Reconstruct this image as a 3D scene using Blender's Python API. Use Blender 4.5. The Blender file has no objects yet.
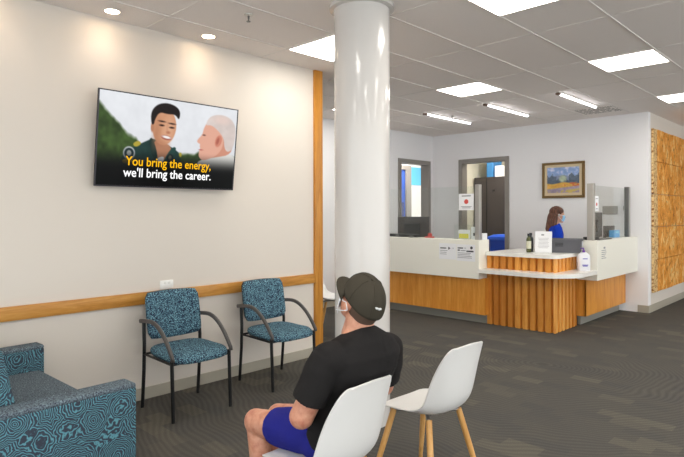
import bpy, bmesh, math, random
import numpy as np
from mathutils import Vector, Matrix, noise as mnoise

random.seed(7)
scene = bpy.context.scene
COL = scene.collection
PI = math.pi

# ------------------------------------------------------------------ helpers
def lin(c):
    return tuple(((x/255.0)/12.92 if x/255.0 <= 0.04045 else ((x/255.0+0.055)/1.055)**2.4) for x in c)

def link(name, me, mat=None, parent=None):
    o = bpy.data.objects.new(name, me)
    COL.objects.link(o)
    if mat is not None:
        me.materials.clear(); me.materials.append(mat)
    if parent is not None:
        o.parent = parent
    return o

def obj(name, bm, mat, parent=None, smooth=False, off=None):
    """bmesh in world coordinates -> one mesh object; a child gets its root's place taken off"""
    if parent is not None:
        r = parent
        base = Vector((0, 0, 0))
        while r is not None:
            base += r.location
            r = r.parent
        bmesh.ops.translate(bm, verts=bm.verts, vec=-base)
    else:
        # top-level single mesh: origin at its base centre
        xs = [v.co.x for v in bm.verts]; ys = [v.co.y for v in bm.verts]; zs = [v.co.z for v in bm.verts]
        base = Vector(((min(xs)+max(xs))/2, (min(ys)+max(ys))/2, min(zs)))
        bmesh.ops.translate(bm, verts=bm.verts, vec=-base)
    bmesh.ops.recalc_face_normals(bm, faces=bm.faces)
    me = bpy.data.meshes.new(name)
    bm.to_mesh(me); bm.free()
    if smooth:
        me.shade_smooth()
        if smooth != 'all':
            try: me.set_sharp_from_angle(angle=math.radians(38))
            except Exception: pass
    o = link(name, me, mat, parent)
    if parent is None:
        o.location = base
    return o

def tag(o, label=None, cat=None, group=None, kind=None):
    if label: o['label'] = label
    if cat: o['category'] = cat
    if group: o['group'] = group
    if kind: o['kind'] = kind
    return o

def thing(name, loc, label, cat, group=None):
    o = bpy.data.objects.new(name, None); COL.objects.link(o)
    o.empty_display_size = 0.1
    o.location = loc
    return tag(o, label, cat, group)

def struct(name, bm, mat, **k):
    o = obj(name, bm, mat, **k); o['kind'] = 'structure'
    return o

def copy_tree(o, parent=None):
    c = o.copy(); COL.objects.link(c)
    if parent is not None: c.parent = parent
    for ch in list(o.children):
        copy_tree(ch, c)
    return c

def B(): return bmesh.new()

def box(bm, x0, x1, y0, y1, z0, z1, bev=0.0, seg=2):
    m = Matrix.Translation(((x0+x1)/2, (y0+y1)/2, (z0+z1)/2)) @ Matrix.Diagonal((x1-x0, y1-y0, z1-z0, 1))
    r = bmesh.ops.create_cube(bm, size=1, matrix=m)
    if bev > 0:
        es = set()
        for v in r['verts']:
            for e in v.link_edges: es.add(e)
        bmesh.ops.bevel(bm, geom=list(es), offset=bev, segments=seg, profile=0.5, affect='EDGES')
    return r

def tbox(sx, sy, sz, M, bm, bev=0.0, seg=2):
    """box of a size centred at origin, then put by matrix"""
    r = bmesh.ops.create_cube(bm, size=1, matrix=M @ Matrix.Diagonal((sx, sy, sz, 1)))
    if bev > 0:
        es = set()
        for v in r['verts']:
            for e in v.link_edges: es.add(e)
        bmesh.ops.bevel(bm, geom=list(es), offset=bev, segments=seg, profile=0.5, affect='EDGES')

def rings(bm, rs, cap=True, closed=True):
    """rs: list of lists of points of the same count"""
    vs = [[bm.verts.new(p) for p in r] for r in rs]
    n = len(rs[0])
    for a, b in zip(vs[:-1], vs[1:]):
        for i in range(n if closed else n-1):
            j = (i+1) % n
            bm.faces.new((a[i], a[j], b[j], b[i]))
    if cap:
        bm.faces.new(list(reversed(vs[0]))); bm.faces.new(vs[-1])
    return vs

def ring(c, u, v, n=20, p=2.0):
    c, u, v = Vector(c), Vector(u), Vector(v)
    out = []
    for i in range(n):
        t = 2*PI*i/n
        ct, st = math.cos(t), math.sin(t)
        a = math.copysign(abs(ct)**(2/p), ct); b = math.copysign(abs(st)**(2/p), st)
        out.append(c+u*a+v*b)
    return out

def tube(bm, pts, rad, n=12, up=(0, 0, 1), flat=None):
    pts = [Vector(p) for p in pts]
    if not isinstance(rad, (list, tuple)): rad = [rad]*len(pts)
    rs = []; s = None
    for i, p in enumerate(pts):
        a = pts[max(0, i-1)]; b = pts[min(len(pts)-1, i+1)]
        d = (b-a).normalized()
        if s is None:
            s = d.cross(Vector(up))
            if s.length < 0.05: s = d.cross(Vector((1, 0, 0)))
        s = (s-d*s.dot(d)).normalized()
        w = s.cross(d).normalized()
        r = rad[i]
        if flat: rs.append(ring(p, s*flat[0], w*flat[1], n, flat[2] if len(flat) > 2 else 2.0))
        else: rs.append(ring(p, s*r, w*r, n))
    rings(bm, rs)

def cap_(bm, p0, p1, r0, r1, n=16):
    """round cone with hemispherical ends"""
    p0, p1 = Vector(p0), Vector(p1)
    d = p1-p0
    L = d.length
    d = d.normalized() if L > 1e-6 else Vector((0, 0, 1))
    s = d.orthogonal().normalized(); w = d.cross(s)
    rs = []
    for k in range(1, 6):
        a = -PI/2+k*PI/12
        rs.append(ring(p0+d*r0*math.sin(a), s*r0*math.cos(a), w*r0*math.cos(a), n))
    rs.append(ring(p0, s*r0, w*r0, n)); rs.append(ring(p1, s*r1, w*r1, n))
    for k in range(1, 6):
        a = k*PI/12
        rs.append(ring(p1+d*r1*math.sin(a), s*r1*math.cos(a), w*r1*math.cos(a), n))
    rings(bm, rs)

def ell(bm, c, r, R=None):
    M = Matrix.Translation(c) @ (R if R is not None else Matrix.Identity(4)) @ Matrix.Diagonal((r[0], r[1], r[2], 1))
    bmesh.ops.create_uvsphere(bm, u_segments=24, v_segments=14, radius=1, matrix=M)

def lathe(bm, prof, c, n=24, M=None):
    rs = []
    for r, z in prof:
        q = [Vector((c[0]+r*math.cos(2*PI*i/n), c[1]+r*math.sin(2*PI*i/n), c[2]+z)) for i in range(n)]
        if M is not None: q = [M @ v for v in q]
        rs.append(q)
    rings(bm, rs)

def prism(bm, poly, z0, z1):
    a = [bm.verts.new((p[0], p[1], z0)) for p in poly]
    b = [bm.verts.new((p[0], p[1], z1)) for p in poly]
    n = len(poly)
    for i in range(n):
        j = (i+1) % n
        bm.faces.new((a[i], a[j], b[j], b[i]))
    bm.faces.new(list(reversed(a))); bm.faces.new(b)

def remesh(bm, voxel=0.006, smooth=6, dec=None):
    """merge overlapping closed shapes to one continuous skin; returns a bmesh"""
    bmesh.ops.recalc_face_normals(bm, faces=bm.faces)
    me = bpy.data.meshes.new('tmp'); bm.to_mesh(me); bm.free()
    o = bpy.data.objects.new('tmp', me); COL.objects.link(o)
    m = o.modifiers.new('r', 'REMESH'); m.mode = 'VOXEL'; m.voxel_size = voxel; m.adaptivity = 0
    s = o.modifiers.new('s', 'SMOOTH'); s.factor = 0.5; s.iterations = smooth
    dg = bpy.context.evaluated_depsgraph_get(); dg.update()
    me2 = bpy.data.meshes.new_from_object(o.evaluated_get(dg))
    bpy.data.objects.remove(o); bpy.data.meshes.remove(me)
    b = bmesh.new(); b.from_mesh(me2); bpy.data.meshes.remove(me2)
    return b

def evalmods(bm, mods):
    me = bpy.data.meshes.new('tmp'); bm.to_mesh(me); bm.free()
    o = bpy.data.objects.new('tmp', me); COL.objects.link(o)
    for kind, props in mods:
        m = o.modifiers.new(kind, kind)
        for k, v in props.items(): setattr(m, k, v)
    dg = bpy.context.evaluated_depsgraph_get(); dg.update()
    me2 = bpy.data.meshes.new_from_object(o.evaluated_get(dg))
    bpy.data.objects.remove(o); bpy.data.meshes.remove(me)
    b = bmesh.new(); b.from_mesh(me2); bpy.data.meshes.remove(me2)
    return b

# ------------------------------------------------------------------ materials
def mat(name, rgb, rough=0.5, spec=0.5, metal=0.0, emit=None, estr=0.0, trans=0.0, alpha=1.0, ior=None, coat=0.0):
    m = bpy.data.materials.new(name); m.use_nodes = True
    b = m.node_tree.nodes['Principled BSDF']
    b.inputs['Base Color'].default_value = (*lin(rgb), 1)
    b.inputs['Roughness'].default_value = rough
    b.inputs['Specular IOR Level'].default_value = spec
    b.inputs['Metallic'].default_value = metal
    b.inputs['Transmission Weight'].default_value = trans
    b.inputs['Alpha'].default_value = alpha
    b.inputs['Coat Weight'].default_value = coat
    if ior: b.inputs['IOR'].default_value = ior
    if emit:
        b.inputs['Emission Color'].default_value = (*lin(emit), 1)
        b.inputs['Emission Strength'].default_value = estr
    return m

class NT:
    def __init__(s, m):
        s.m = m; s.t = m.node_tree; s.n = s.t.nodes; s.b = s.n['Principled BSDF']
        s.tc = s.n.new('ShaderNodeTexCoord')
    def add(s, typ, **k):
        x = s.n.new(typ)
        for a, v in k.items(): setattr(x, a, v)
        return x
    def L(s, a, b): s.t.links.new(a, b)
    def mapping(s, scale=(1, 1, 1), rot=(0, 0, 0), loc=(0, 0, 0), src='Object'):
        mp = s.add('ShaderNodeMapping')
        mp.inputs['Scale'].default_value = scale; mp.inputs['Rotation'].default_value = rot
        mp.inputs['Location'].default_value = loc
        s.L(s.tc.outputs[src], mp.inputs['Vector'])
        return mp.outputs['Vector']
    def noise(s, vec, scale=5, detail=3, rough=0.5, dist=0.0):
        x = s.add('ShaderNodeTexNoise')
        x.inputs['Scale'].default_value = scale; x.inputs['Detail'].default_value = detail
        x.inputs['Roughness'].default_value = rough; x.inputs['Distortion'].default_value = dist
        s.L(vec, x.inputs['Vector']); return x
    def ramp(s, fac, stops, interp='LINEAR'):
        x = s.add('ShaderNodeValToRGB'); r = x.color_ramp; r.interpolation = interp
        while len(r.elements) > 1: r.elements.remove(r.elements[-1])
        r.elements[0].position = stops[0][0]; r.elements[0].color = (*lin(stops[0][1]), 1)
        for p, c in stops[1:]:
            e = r.elements.new(p); e.color = (*lin(c), 1)
        s.L(fac, x.inputs['Fac']); return x.outputs['Color']
    def math(s, op, a, b=None):
        x = s.add('ShaderNodeMath', operation=op)
        for i, v in enumerate((a, b)):
            if v is None: continue
            if isinstance(v, (int, float)): x.inputs[i].default_value = v
            else: s.L(v, x.inputs[i])
        return x.outputs[0]
    def mix(s, fac, a, b, mode='MIX'):
        x = s.add('ShaderNodeMix', data_type='RGBA', blend_type=mode)
        if isinstance(fac, (int, float)): x.inputs[0].default_value = fac
        else: s.L(fac, x.inputs[0])
        for i, v in ((6, a), (7, b)):
            if isinstance(v, tuple): x.inputs[i].default_value = (*lin(v), 1)
            else: s.L(v, x.inputs[i])
        return x.outputs[2]
    def color(s, c): s.L(c, s.b.inputs['Base Color'])
    def bump(s, h, strength=0.3, dist=0.01):
        x = s.add('ShaderNodeBump'); x.inputs['Strength'].default_value = strength
        x.inputs['Distance'].default_value = dist
        s.L(h, x.inputs['Height']); s.L(x.outputs['Normal'], s.b.inputs['Normal'])

def paint(name, rgb, rough=0.6):
    m = mat(name, rgb, rough, 0.3); t = NT(m)
    v = t.mapping()
    n = t.noise(v, 220, 2); t.bump(n.outputs['Fac'], 0.05, 0.002)
    return m

M_wall = paint('wall_paint', (222, 213, 203))
M_wall_back = paint('back_wall_paint', (240, 238, 239))
M_ceil = mat('ceiling_tile', (242, 234, 229), 0.9, 0.1)
M_tgrid = mat('ceiling_grid_white', (234, 227, 222), 0.8)
t = NT(M_ceil); v = t.mapping()
n = t.noise(v, 160, 4, 0.7); t.color(t.ramp(n.outputs['Fac'], [(0.3, (234, 225, 220)), (0.5, (242, 234, 229)), (0.7, (247, 240, 236))]))
t.bump(n.outputs['Fac'], 0.15, 0.003)

def wood_mat(name, dark, mid, light, axis='Z', scale=1.0, rough=0.38):
    m = mat(name, mid, rough, 0.4); t = NT(m)
    sc = {'X': (1.2, 14, 14), 'Y': (14, 1.2, 14), 'Z': (14, 14, 1.2)}[axis]
    v = t.mapping(tuple(s*scale for s in sc))
    n1 = t.noise(v, 1.6, 5, 0.6, 0.8)
    v2 = t.mapping(tuple(s*scale*4 for s in sc))
    n2 = t.noise(v2, 3.0, 3, 0.5)
    f = t.math('ADD', t.math('MULTIPLY', n1.outputs['Fac'], 0.75), t.math('MULTIPLY', n2.outputs['Fac'], 0.25))
    t.color(t.ramp(f, [(0.34, dark), (0.5, mid), (0.66, light)]))
    t.bump(n2.outputs['Fac'], 0.06, 0.002)
    return m
M_oak_rail = wood_mat('oak_rail', (172, 114, 48), (198, 138, 62), (212, 158, 84), 'Y')
M_oak_post = wood_mat('oak_post', (168, 106, 36), (194, 130, 50), (208, 148, 66), 'Z')
M_oak_desk = wood_mat('desk_veneer', (206, 128, 44), (222, 148, 58), (234, 166, 78), 'Z', 0.7)
M_leg = wood_mat('beech_leg', (196, 142, 78), (214, 162, 96), (226, 178, 116), 'Z')
M_flute = wood_mat('fluted_veneer', (204, 130, 52), (226, 156, 70), (240, 182, 100), 'Z', 0.9)
# batten to batten tone (each batten is its own board)
t = NT(M_flute)
old = M_flute.node_tree.nodes['Principled BSDF'].inputs['Base Color'].links[0].from_socket
v = t.mapping((10.0, 10.0, 0.001), loc=(0.35, 0.1, 0))
wn = t.add('ShaderNodeTexWhiteNoise'); wn.noise_dimensions = '3D'
fl = t.add('ShaderNodeVectorMath', operation='FLOOR'); t.L(v, fl.inputs[0]); t.L(fl.outputs[0], wn.inputs['Vector'])
t.color(t.mix(t.math('MULTIPLY', wn.outputs['Value'], 0.6), old, (184, 108, 38)))

M_white_lam = mat('white_laminate', (238, 235, 224), 0.35, 0.4)
M_solid = mat('solid_surface_white', (236, 234, 228), 0.25, 0.5)
M_kick = mat('kickboard_grey', (142, 140, 132), 0.5)
M_base = mat('baseboard_vinyl', (172, 165, 150), 0.45)
M_frame = mat('door_frame_grey', (142, 136, 130), 0.4)
M_col = mat('column_gloss_paint', (212, 207, 203), 0.16, 0.5, coat=0.3)
t = NT(M_col); n = t.noise(t.mapping(), 22, 3, 0.5); t.bump(n.outputs['Fac'], 0.10, 0.004)
M_shell = mat('white_plastic_shell', (226, 224, 222), 0.4, 0.4)
M_black = mat('black_metal', (22, 22, 24), 0.4, 0.4)
M_blackp = mat('black_plastic', (26, 26, 28), 0.35, 0.5)
M_arm = mat('charcoal_arm_plastic', (84, 80, 78), 0.45, 0.4)
M_alu = mat('aluminium', (190, 186, 180), 0.35, 0.5, metal=0.7)
M_alud = mat('dark_aluminium', (110, 108, 106), 0.35, 0.5, metal=0.7)
M_steel = mat('grey_steel', (150, 150, 150), 0.35, 0.5, metal=0.8)
M_paper = mat('paper_white', (236, 236, 238), 0.7)
M_ink = mat('ink_dark', (70, 70, 76), 0.7)
M_inkl = mat('ink_grey', (150, 150, 154), 0.7)
M_inkb = mat('ink_blue', (70, 60, 170), 0.6)
M_purple = mat('purple_plastic', (110, 60, 160), 0.4)
M_red = mat('red_print', (214, 84, 78), 0.6)
M_yellow = mat('yellow_print', (222, 214, 90), 0.6)
M_bluebox = mat('cyan_card', (20, 160, 232), 0.5)
M_bluebin = mat('blue_bin_plastic', (20, 70, 190), 0.4)
M_traygrey = mat('grey_tray_plastic', (98, 98, 104), 0.45)
M_locker = mat('dark_locker', (62, 56, 54), 0.45)
M_skin = mat('skin', (200, 142, 118), 0.5, 0.4)
M_skin.node_tree.nodes['Principled BSDF'].inputs['Subsurface Weight'].default_value = 0.08
M_skin.node_tree.nodes['Principled BSDF'].inputs['Subsurface Radius'].default_value = (0.02, 0.008, 0.004)
t = NT(M_skin); n = t.noise(t.mapping(), 26, 4, 0.6)
t.color(t.ramp(n.outputs['Fac'], [(0.3, (184, 116, 94)), (0.5, (204, 144, 118)), (0.7, (214, 160, 134))]))
M_skinw = mat('fair_skin', (214, 164, 140), 0.5, 0.4)
def cloth(name, rgb, s=60, b=0.25):
    m = mat(name, rgb, 0.9, 0.15); t = NT(m)
    n = t.noise(t.mapping(), s*14, 2); n2 = t.noise(t.mapping(), 9, 3, 0.5, 0.6)
    f = t.math('ADD', t.math('MULTIPLY', n.outputs['Fac'], 0.15), t.math('MULTIPLY', n2.outputs['Fac'], 1.0))
    t.bump(f, b, 0.03)
    return m
M_tshirt = cloth('black_cotton', (38, 36, 36), b=0.5)
M_shorts = cloth('royal_blue_cotton', (38, 40, 128), b=0.5)
M_capm = cloth('washed_black_canvas', (66, 61, 52), b=0.15)
M_bluetop = cloth('blue_blouse', (24, 60, 180), b=0.4)
M_darkcloth = cloth('dark_trousers', (34, 34, 40))
M_mask = mat('mask_blue', (146, 196, 232), 0.8)
M_maskw = mat('mask_white', (232, 234, 238), 0.8)
M_hair = mat('brown_hair', (84, 52, 38), 0.5, 0.4)
t = NT(M_hair); n = t.noise(t.mapping((90, 90, 8)), 1.0, 3, 0.6)
t.color(t.ramp(n.outputs['Fac'], [(0.35, (52, 30, 22)), (0.65, (112, 70, 50))])); t.bump(n.outputs['Fac'], 0.4, 0.01)
M_stubble = mat('short_dark_hair', (98, 78, 66), 0.8, 0.2)

# carpet: planks of slightly different tone with fine curved lines
M_carpet = mat('carpet_tile', (88, 84, 80), 0.95, 0.08)
t = NT(M_carpet)
v = t.mapping((1, 1, 1), loc=(0.1, 0.2, 0))
br = t.add('ShaderNodeTexBrick'); br.offset = 0.5; br.squash = 1.0
br.inputs['Scale'].default_value = 1.0; br.inputs['Brick Width'].default_value = 0.25
br.inputs['Row Height'].default_value = 0.125; br.inputs['Mortar Size'].default_value = 0.0
br.inputs['Color1'].default_value = (0, 0, 0, 1); br.inputs['Color2'].default_value = (1, 1, 1, 1)
br.inputs['Bias'].default_value = 0.0
t.L(v, br.inputs['Vector'])
n = t.noise(v, 0.9, 2, 0.5)
nz = t.noise(v, 160, 3, 0.7)
warp = t.noise(v, 0.7, 1, 0.4)
wv = t.add('ShaderNodeTexWave', wave_type='RINGS', rings_direction='SPHERICAL'); wv.inputs['Scale'].default_value = 7.5
wv.inputs['Distortion'].default_value = 22.0; wv.inputs['Detail'].default_value = 1.0; wv.inputs['Detail Scale'].default_value = 0.22
t.L(v, wv.inputs['Vector'])
base = t.mix(t.math('MULTIPLY', br.outputs['Color'], 0.9), (83, 83, 84), (98, 97, 95))
base = t.mix(t.math('MULTIPLY', n.outputs['Fac'], 0.5), base, (86, 86, 88))
base = t.mix(t.math('MULTIPLY', wv.outputs['Fac'], 0.62), base, (130, 128, 122))
base = t.mix(t.ramp(nz.outputs['Fac'], [(0.35, (0, 0, 0)), (0.7, (255, 255, 255))]), base, (60, 57, 55), 'MIX')
m2 = t.mix(0.55, base, t.mix(t.math('MULTIPLY', nz.outputs['Fac'], 0.9), base, (150, 144, 132)))
pat = t.ramp(br.outputs['Color'], [(0.0, (200, 201, 206)), (0.30, (205, 205, 207)), (0.84, (206, 206, 206)), (0.94, (228, 226, 219))])
t.color(t.mix(1.0, m2, pat, 'MULTIPLY'))
t.bump(nz.outputs['Fac'], 0.5, 0.006)

# speckled upholstery for the visitor chairs
M_speck = mat('teal_speckle_fabric', (70, 120, 140), 0.9, 0.15)
t = NT(M_speck); v = t.mapping()
vo = t.add('ShaderNodeTexVoronoi'); vo.feature = 'DISTANCE_TO_EDGE'; vo.inputs['Scale'].default_value = 85
nd = t.noise(v, 30, 2)
vm = t.add('ShaderNodeVectorMath', operation='MULTIPLY_ADD'); t.L(nd.outputs['Color'], vm.inputs[0]); vm.inputs[1].default_value = (0.03,)*3; t.L(v, vm.inputs[2])
t.L(vm.outputs[0], vo.inputs['Vector'])
n = t.noise(v, 150, 2, 0.6)
f = t.math('ADD', t.math('MULTIPLY', vo.outputs['Distance'], 1.5), t.math('SUBTRACT', n.outputs['Fac'], 0.42))
t.color(t.ramp(f, [(0.04, (34, 38, 58)), (0.24, (48, 62, 82)), (0.36, (92, 138, 156)), (0.55, (132, 174, 186))]))
t.bump(n.outputs['Fac'], 0.3, 0.003)

# rose swirl upholstery for the sofa
def rose(name, amt, lo, hi, mot):
    m = mat(name, (60, 110, 130), 0.9, 0.15); t = NT(m); v = t.mapping()
    nd = t.noise(v, 7, 3, 0.6)
    vm = t.add('ShaderNodeVectorMath', operation='MULTIPLY_ADD'); t.L(nd.outputs['Color'], vm.inputs[0]); vm.inputs[1].default_value = (0.08,)*3; t.L(v, vm.inputs[2])
    vo = t.add('ShaderNodeTexVoronoi'); vo.feature = 'F1'; vo.inputs['Scale'].default_value = 7.4
    t.L(vm.outputs[0], vo.inputs['Vector'])
    nd2 = t.noise(v, 15, 3, 0.6)
    ph = t.math('ADD', t.math('MULTIPLY', vo.outputs['Distance'], 84.0), t.math('MULTIPLY', nd2.outputs['Fac'], 19.0))
    s = t.math('SINE', ph)
    n = t.noise(v, 240, 2, 0.6)
    f = t.math('ADD', t.math('MULTIPLY', s, 0.5), 0.5)
    c = t.ramp(f, [(0.40, (40, 44, 60)), (0.74, lo), (0.96, hi)])
    t.color(t.mix(t.math('MULTIPLY', n.outputs['Fac'], mot), c, (134, 150, 160)))
    t.bump(n.outputs['Fac'], 0.35, 0.003)
    return m
M_rose = rose('teal_rose_fabric', 1, (62, 104, 120), (92, 152, 166), 0.22)
M_marl_sheen = mat('grey_marl_and_sheen', (100, 104, 112), 0.95, 0.1)  # grey seat fabric; also the painted grazing sheen of the arm tops
t = NT(M_marl_sheen); v = t.mapping(); n = t.noise(v, 130, 3, 0.75)
t.color(t.ramp(n.outputs['Fac'], [(0.36, (52, 54, 66)), (0.5, (90, 100, 110)), (0.64, (126, 146, 154))])); t.bump(n.outputs['Fac'], 0.4, 0.004)

# bark panels
M_bark = mat('painted_bark', (206, 150, 74), 0.75, 0.2)
t = NT(M_bark)
v = t.mapping((1, 1.5, 1.0))
n1 = t.noise(v, 4.2, 6, 0.72, 0.9)
n2 = t.noise(t.mapping((1, 5, 2.4)), 3.0, 5, 0.75, 1.4)
c1 = t.ramp(n1.outputs['Fac'], [(0.30, (150, 92, 40)), (0.42, (212, 138, 54)), (0.52, (232, 158, 68)), (0.62, (244, 204, 134)), (0.8, (206, 136, 70))])
c2 = t.ramp(n2.outputs['Fac'], [(0.36, (70, 46, 26)), (0.44, (255, 255, 255))])
t.color(t.mix(0.8, c1, c2, 'MULTIPLY')); t.bump(n1.outputs['Fac'], 0.5, 0.02)
M_barkd = mat('rough_dark_bark', (120, 80, 40), 0.85, 0.2)
t = NT(M_barkd)
n1 = t.noise(t.mapping((1, 6, 3)), 5, 6, 0.8, 1.2)
t.color(t.ramp(n1.outputs['Fac'], [(0.36, (70, 44, 26)), (0.45, (170, 112, 54)), (0.53, (240, 214, 160)), (0.66, (216, 150, 76))])); t.bump(n1.outputs['Fac'], 0.6, 0.02)

def glass_mat(name, tint):
    m = bpy.data.materials.new(name); m.use_nodes = True
    nt = m.node_tree; nt.nodes.clear()
    o = nt.nodes.new('ShaderNodeOutputMaterial'); mx = nt.nodes.new('ShaderNodeMixShader')
    tr = nt.nodes.new('ShaderNodeBsdfTransparent'); gl = nt.nodes.new('ShaderNodeBsdfGlossy'); lw = nt.nodes.new('ShaderNodeLayerWeight'); pw = nt.nodes.new('ShaderNodeMath'); pw.operation = 'POWER'; pw.inputs[1].default_value = 5.0; fr = nt.nodes.new('ShaderNodeMath'); fr.operation = 'MULTIPLY_ADD'; fr.inputs[1].default_value = 0.9; fr.inputs[2].default_value = 0.035
    tr.inputs['Color'].default_value = (*lin(tint), 1); gl.inputs['Roughness'].default_value = 0.02
    nt.links.new(lw.outputs['Facing'], pw.inputs[0]); nt.links.new(pw.outputs[0], fr.inputs[0])
    nt.links.new(fr.outputs[0], mx.inputs[0]); nt.links.new(tr.outputs[0], mx.inputs[1]); nt.links.new(gl.outputs[0], mx.inputs[2])
    nt.links.new(mx.outputs[0], o.inputs['Surface'])
    return m
M_glass = glass_mat('screen_glass', (251, 253, 252))
M_glassb = mat('green_glass', (70, 74, 30), 0.15, 0.6)

def emis(name, rgb, s):
    m = bpy.data.materials.new(name); m.use_nodes = True
    nt = m.node_tree; nt.nodes.clear()
    o = nt.nodes.new('ShaderNodeOutputMaterial'); e = nt.nodes.new('ShaderNodeEmission')
    e.inputs['Color'].default_value = (*lin(rgb), 1); e.inputs['Strength'].default_value = s
    nt.links.new(e.outputs[0], o.inputs['Surface'])
    return m
PANEL_E = 10.5
M_panel = emis('led_panel', (255, 250, 240), PANEL_E)
M_batten = emis('led_batten', (250, 250, 255), 9.0)
M_panel2 = emis('fill_lamp_glow', (255, 250, 240), 28.0)  # glow of the unseen lamps added in the back rooms
M_down = emis('downlight_lens', (255, 226, 190), 30.0)

def picture_mat(name, estr, rough=0.25):
    m = mat(name, (0, 0, 0), rough, 0.5 if estr == 0 else 0.12); t = m.node_tree
    a = t.nodes.new('ShaderNodeAttribute'); a.attribute_name = 'Col'
    b = t.nodes['Principled BSDF']
    if estr > 0:
        b.inputs['Emission Strength'].default_value = estr
        t.links.new(a.outputs['Color'], b.inputs['Emission Color'])
    else:
        t.links.new(a.outputs['Color'], b.inputs['Base Color'])
    return m

def picture_mesh(name, img, P, mat_, parent):
    """img: HxWx3 sRGB 0..1 (top row first); P(s, t) -> world point"""
    H, W, _ = img.shape
    base = Vector((0, 0, 0)); r = parent
    while r is not None: base += r.location; r = r.parent
    verts = []
    for j in range(H):
        for i in range(W):
            verts.append(tuple(P(i/(W-1), j/(H-1))-base))
    faces = [(j*W+i, (j+1)*W+i, (j+1)*W+i+1, j*W+i+1) for j in range(H-1) for i in range(W-1)]
    me = bpy.data.meshes.new(name); me.from_pydata(verts, [], faces)
    c = np.clip(img, 0, 1).reshape(-1, 3)
    c = np.where(c <= 0.04045, c/12.92, ((c+0.055)/1.055)**2.4)
    c = np.concatenate([c, np.ones((len(c), 1))], 1).astype(np.float32)
    at = me.color_attributes.new('Col', 'FLOAT_COLOR', 'POINT')
    at.data.foreach_set('color', c.ravel())
    return link(name, me, mat_, parent)

def text_mesh(name, body, size, M, mat_, parent, bold=0.0, align='LEFT', width=None):
    cu = bpy.data.curves.new('tmp', 'FONT'); cu.body = body; cu.size = size
    cu.align_x = align; cu.offset = bold; cu.extrude = 0.0004; cu.resolution_u = 3
    o = bpy.data.objects.new('tmp', cu); COL.objects.link(o)
    dg = bpy.context.evaluated_depsgraph_get(); dg.update()
    me = bpy.data.meshes.new_from_object(o.evaluated_get(dg))
    bpy.data.objects.remove(o); bpy.data.curves.remove(cu)
    me.name = name
    if width:
        xs = [v.co.x for v in me.vertices]; w = max(xs)-min(xs); x0 = min(xs)
        me.transform(Matrix.Translation((0, 0, 0)) @ Matrix.Diagonal((width/w, 1, 1, 1)) @ Matrix.Translation((-x0, 0, 0)))
    base = Vector((0, 0, 0)); r = parent
    while r is not None: base += r.location; r = r.parent
    me.transform(Matrix.Translation(-base) @ M)
    return link(name, me, mat_, parent)

# ------------------------------------------------------------------ camera
H_EYE = 1.5; CEIL = 3.0; TH = math.radians(44.1)
cam_d = bpy.data.cameras.new('camera'); cam = bpy.data.objects.new('camera', cam_d); COL.objects.link(cam)
cam_d.sensor_width = 36; cam_d.lens = 36*555/684
cam_d.shift_y = -15.5/684
cam.matrix_world = Matrix.Translation((0, 0, H_EYE)) @ Matrix.Rotation(TH, 4, 'Z') @ Matrix.Rotation(PI/2, 4, 'X') @ Matrix.Rotation(math.radians(-0.12), 4, 'Z')
scene.camera = cam
cam_d.clip_start = 0.05

# ------------------------------------------------------------------ room
XW, XI, YB, XR = -4.27, -6.32, 9.1, -2.474     # picture wall, alcove wall, back wall, bark wall
bm = B(); box(bm, -8.6, 4.0, -3.0, 14.0, -0.1, 0); floor = struct('floor', bm, M_carpet)
bm = B(); box(bm, -8.6, 4.0, -3.0, 14.0, CEIL, CEIL+0.1); struct('ceiling', bm, M_ceil)
# grid of the suspended ceiling
bm = B()
for k in range(-4, 8):
    x = -2.08-0.6*k
    if x < XI+0.02: continue
    box(bm, x-0.008, x+0.008, -3, YB, CEIL-0.006, CEIL+0.002)
for k in range(-8, 4):
    y = 5.63+1.17*k
    if y < YB-0.05: box(bm, XI, 4.0, y-0.005, y+0.005, CEIL-0.003, CEIL+0.002)
for k in range(-2, 2):
    y = 5.63+2.34*k+0.575
    for x in (-3.88, -2.08): box(bm, x, x+0.6, y-0.008, y+0.008, CEIL-0.004, CEIL+0.002)
g = struct('trim_1', bm, M_tgrid)
bm = B(); box(bm, XW-0.12, XW, -3.0, 3.99, 0, CEIL); struct('wall_left', bm, M_wall)
# alcove wall with its door opening
D1a, D1b, DT = 7.99, 8.98, 2.50
bm = B(); box(bm, XI-0.12, XI, -3.0, D1a, 0, CEIL); box(bm, XI-0.12, XI, D1b, YB, 0, CEIL); box(bm, XI-0.12, XI, D1a, D1b, DT, CEIL)
struct('wall_alcove', bm, M_wall_back)
D2a, D2b = -5.72, -4.70
bm = B(); box(bm, XI-0.12, D2a, YB, YB+0.12, 0, CEIL); box(bm, D2b, XR, YB, YB+0.12, 0, CEIL); box(bm, D2a, D2b, YB, YB+0.12, DT, CEIL)
struct('wall_back', bm, M_wall_back)
bm = B(); box(bm, XR-0.12, XR, YB+0.12, 14.0, 0, CEIL); struct('wall_right', bm, M_wall)
bm = B(); box(bm, XR, 4.0, 14.0, 14.12, 0, CEIL); struct('wall_far', bm, M_wall)
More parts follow.
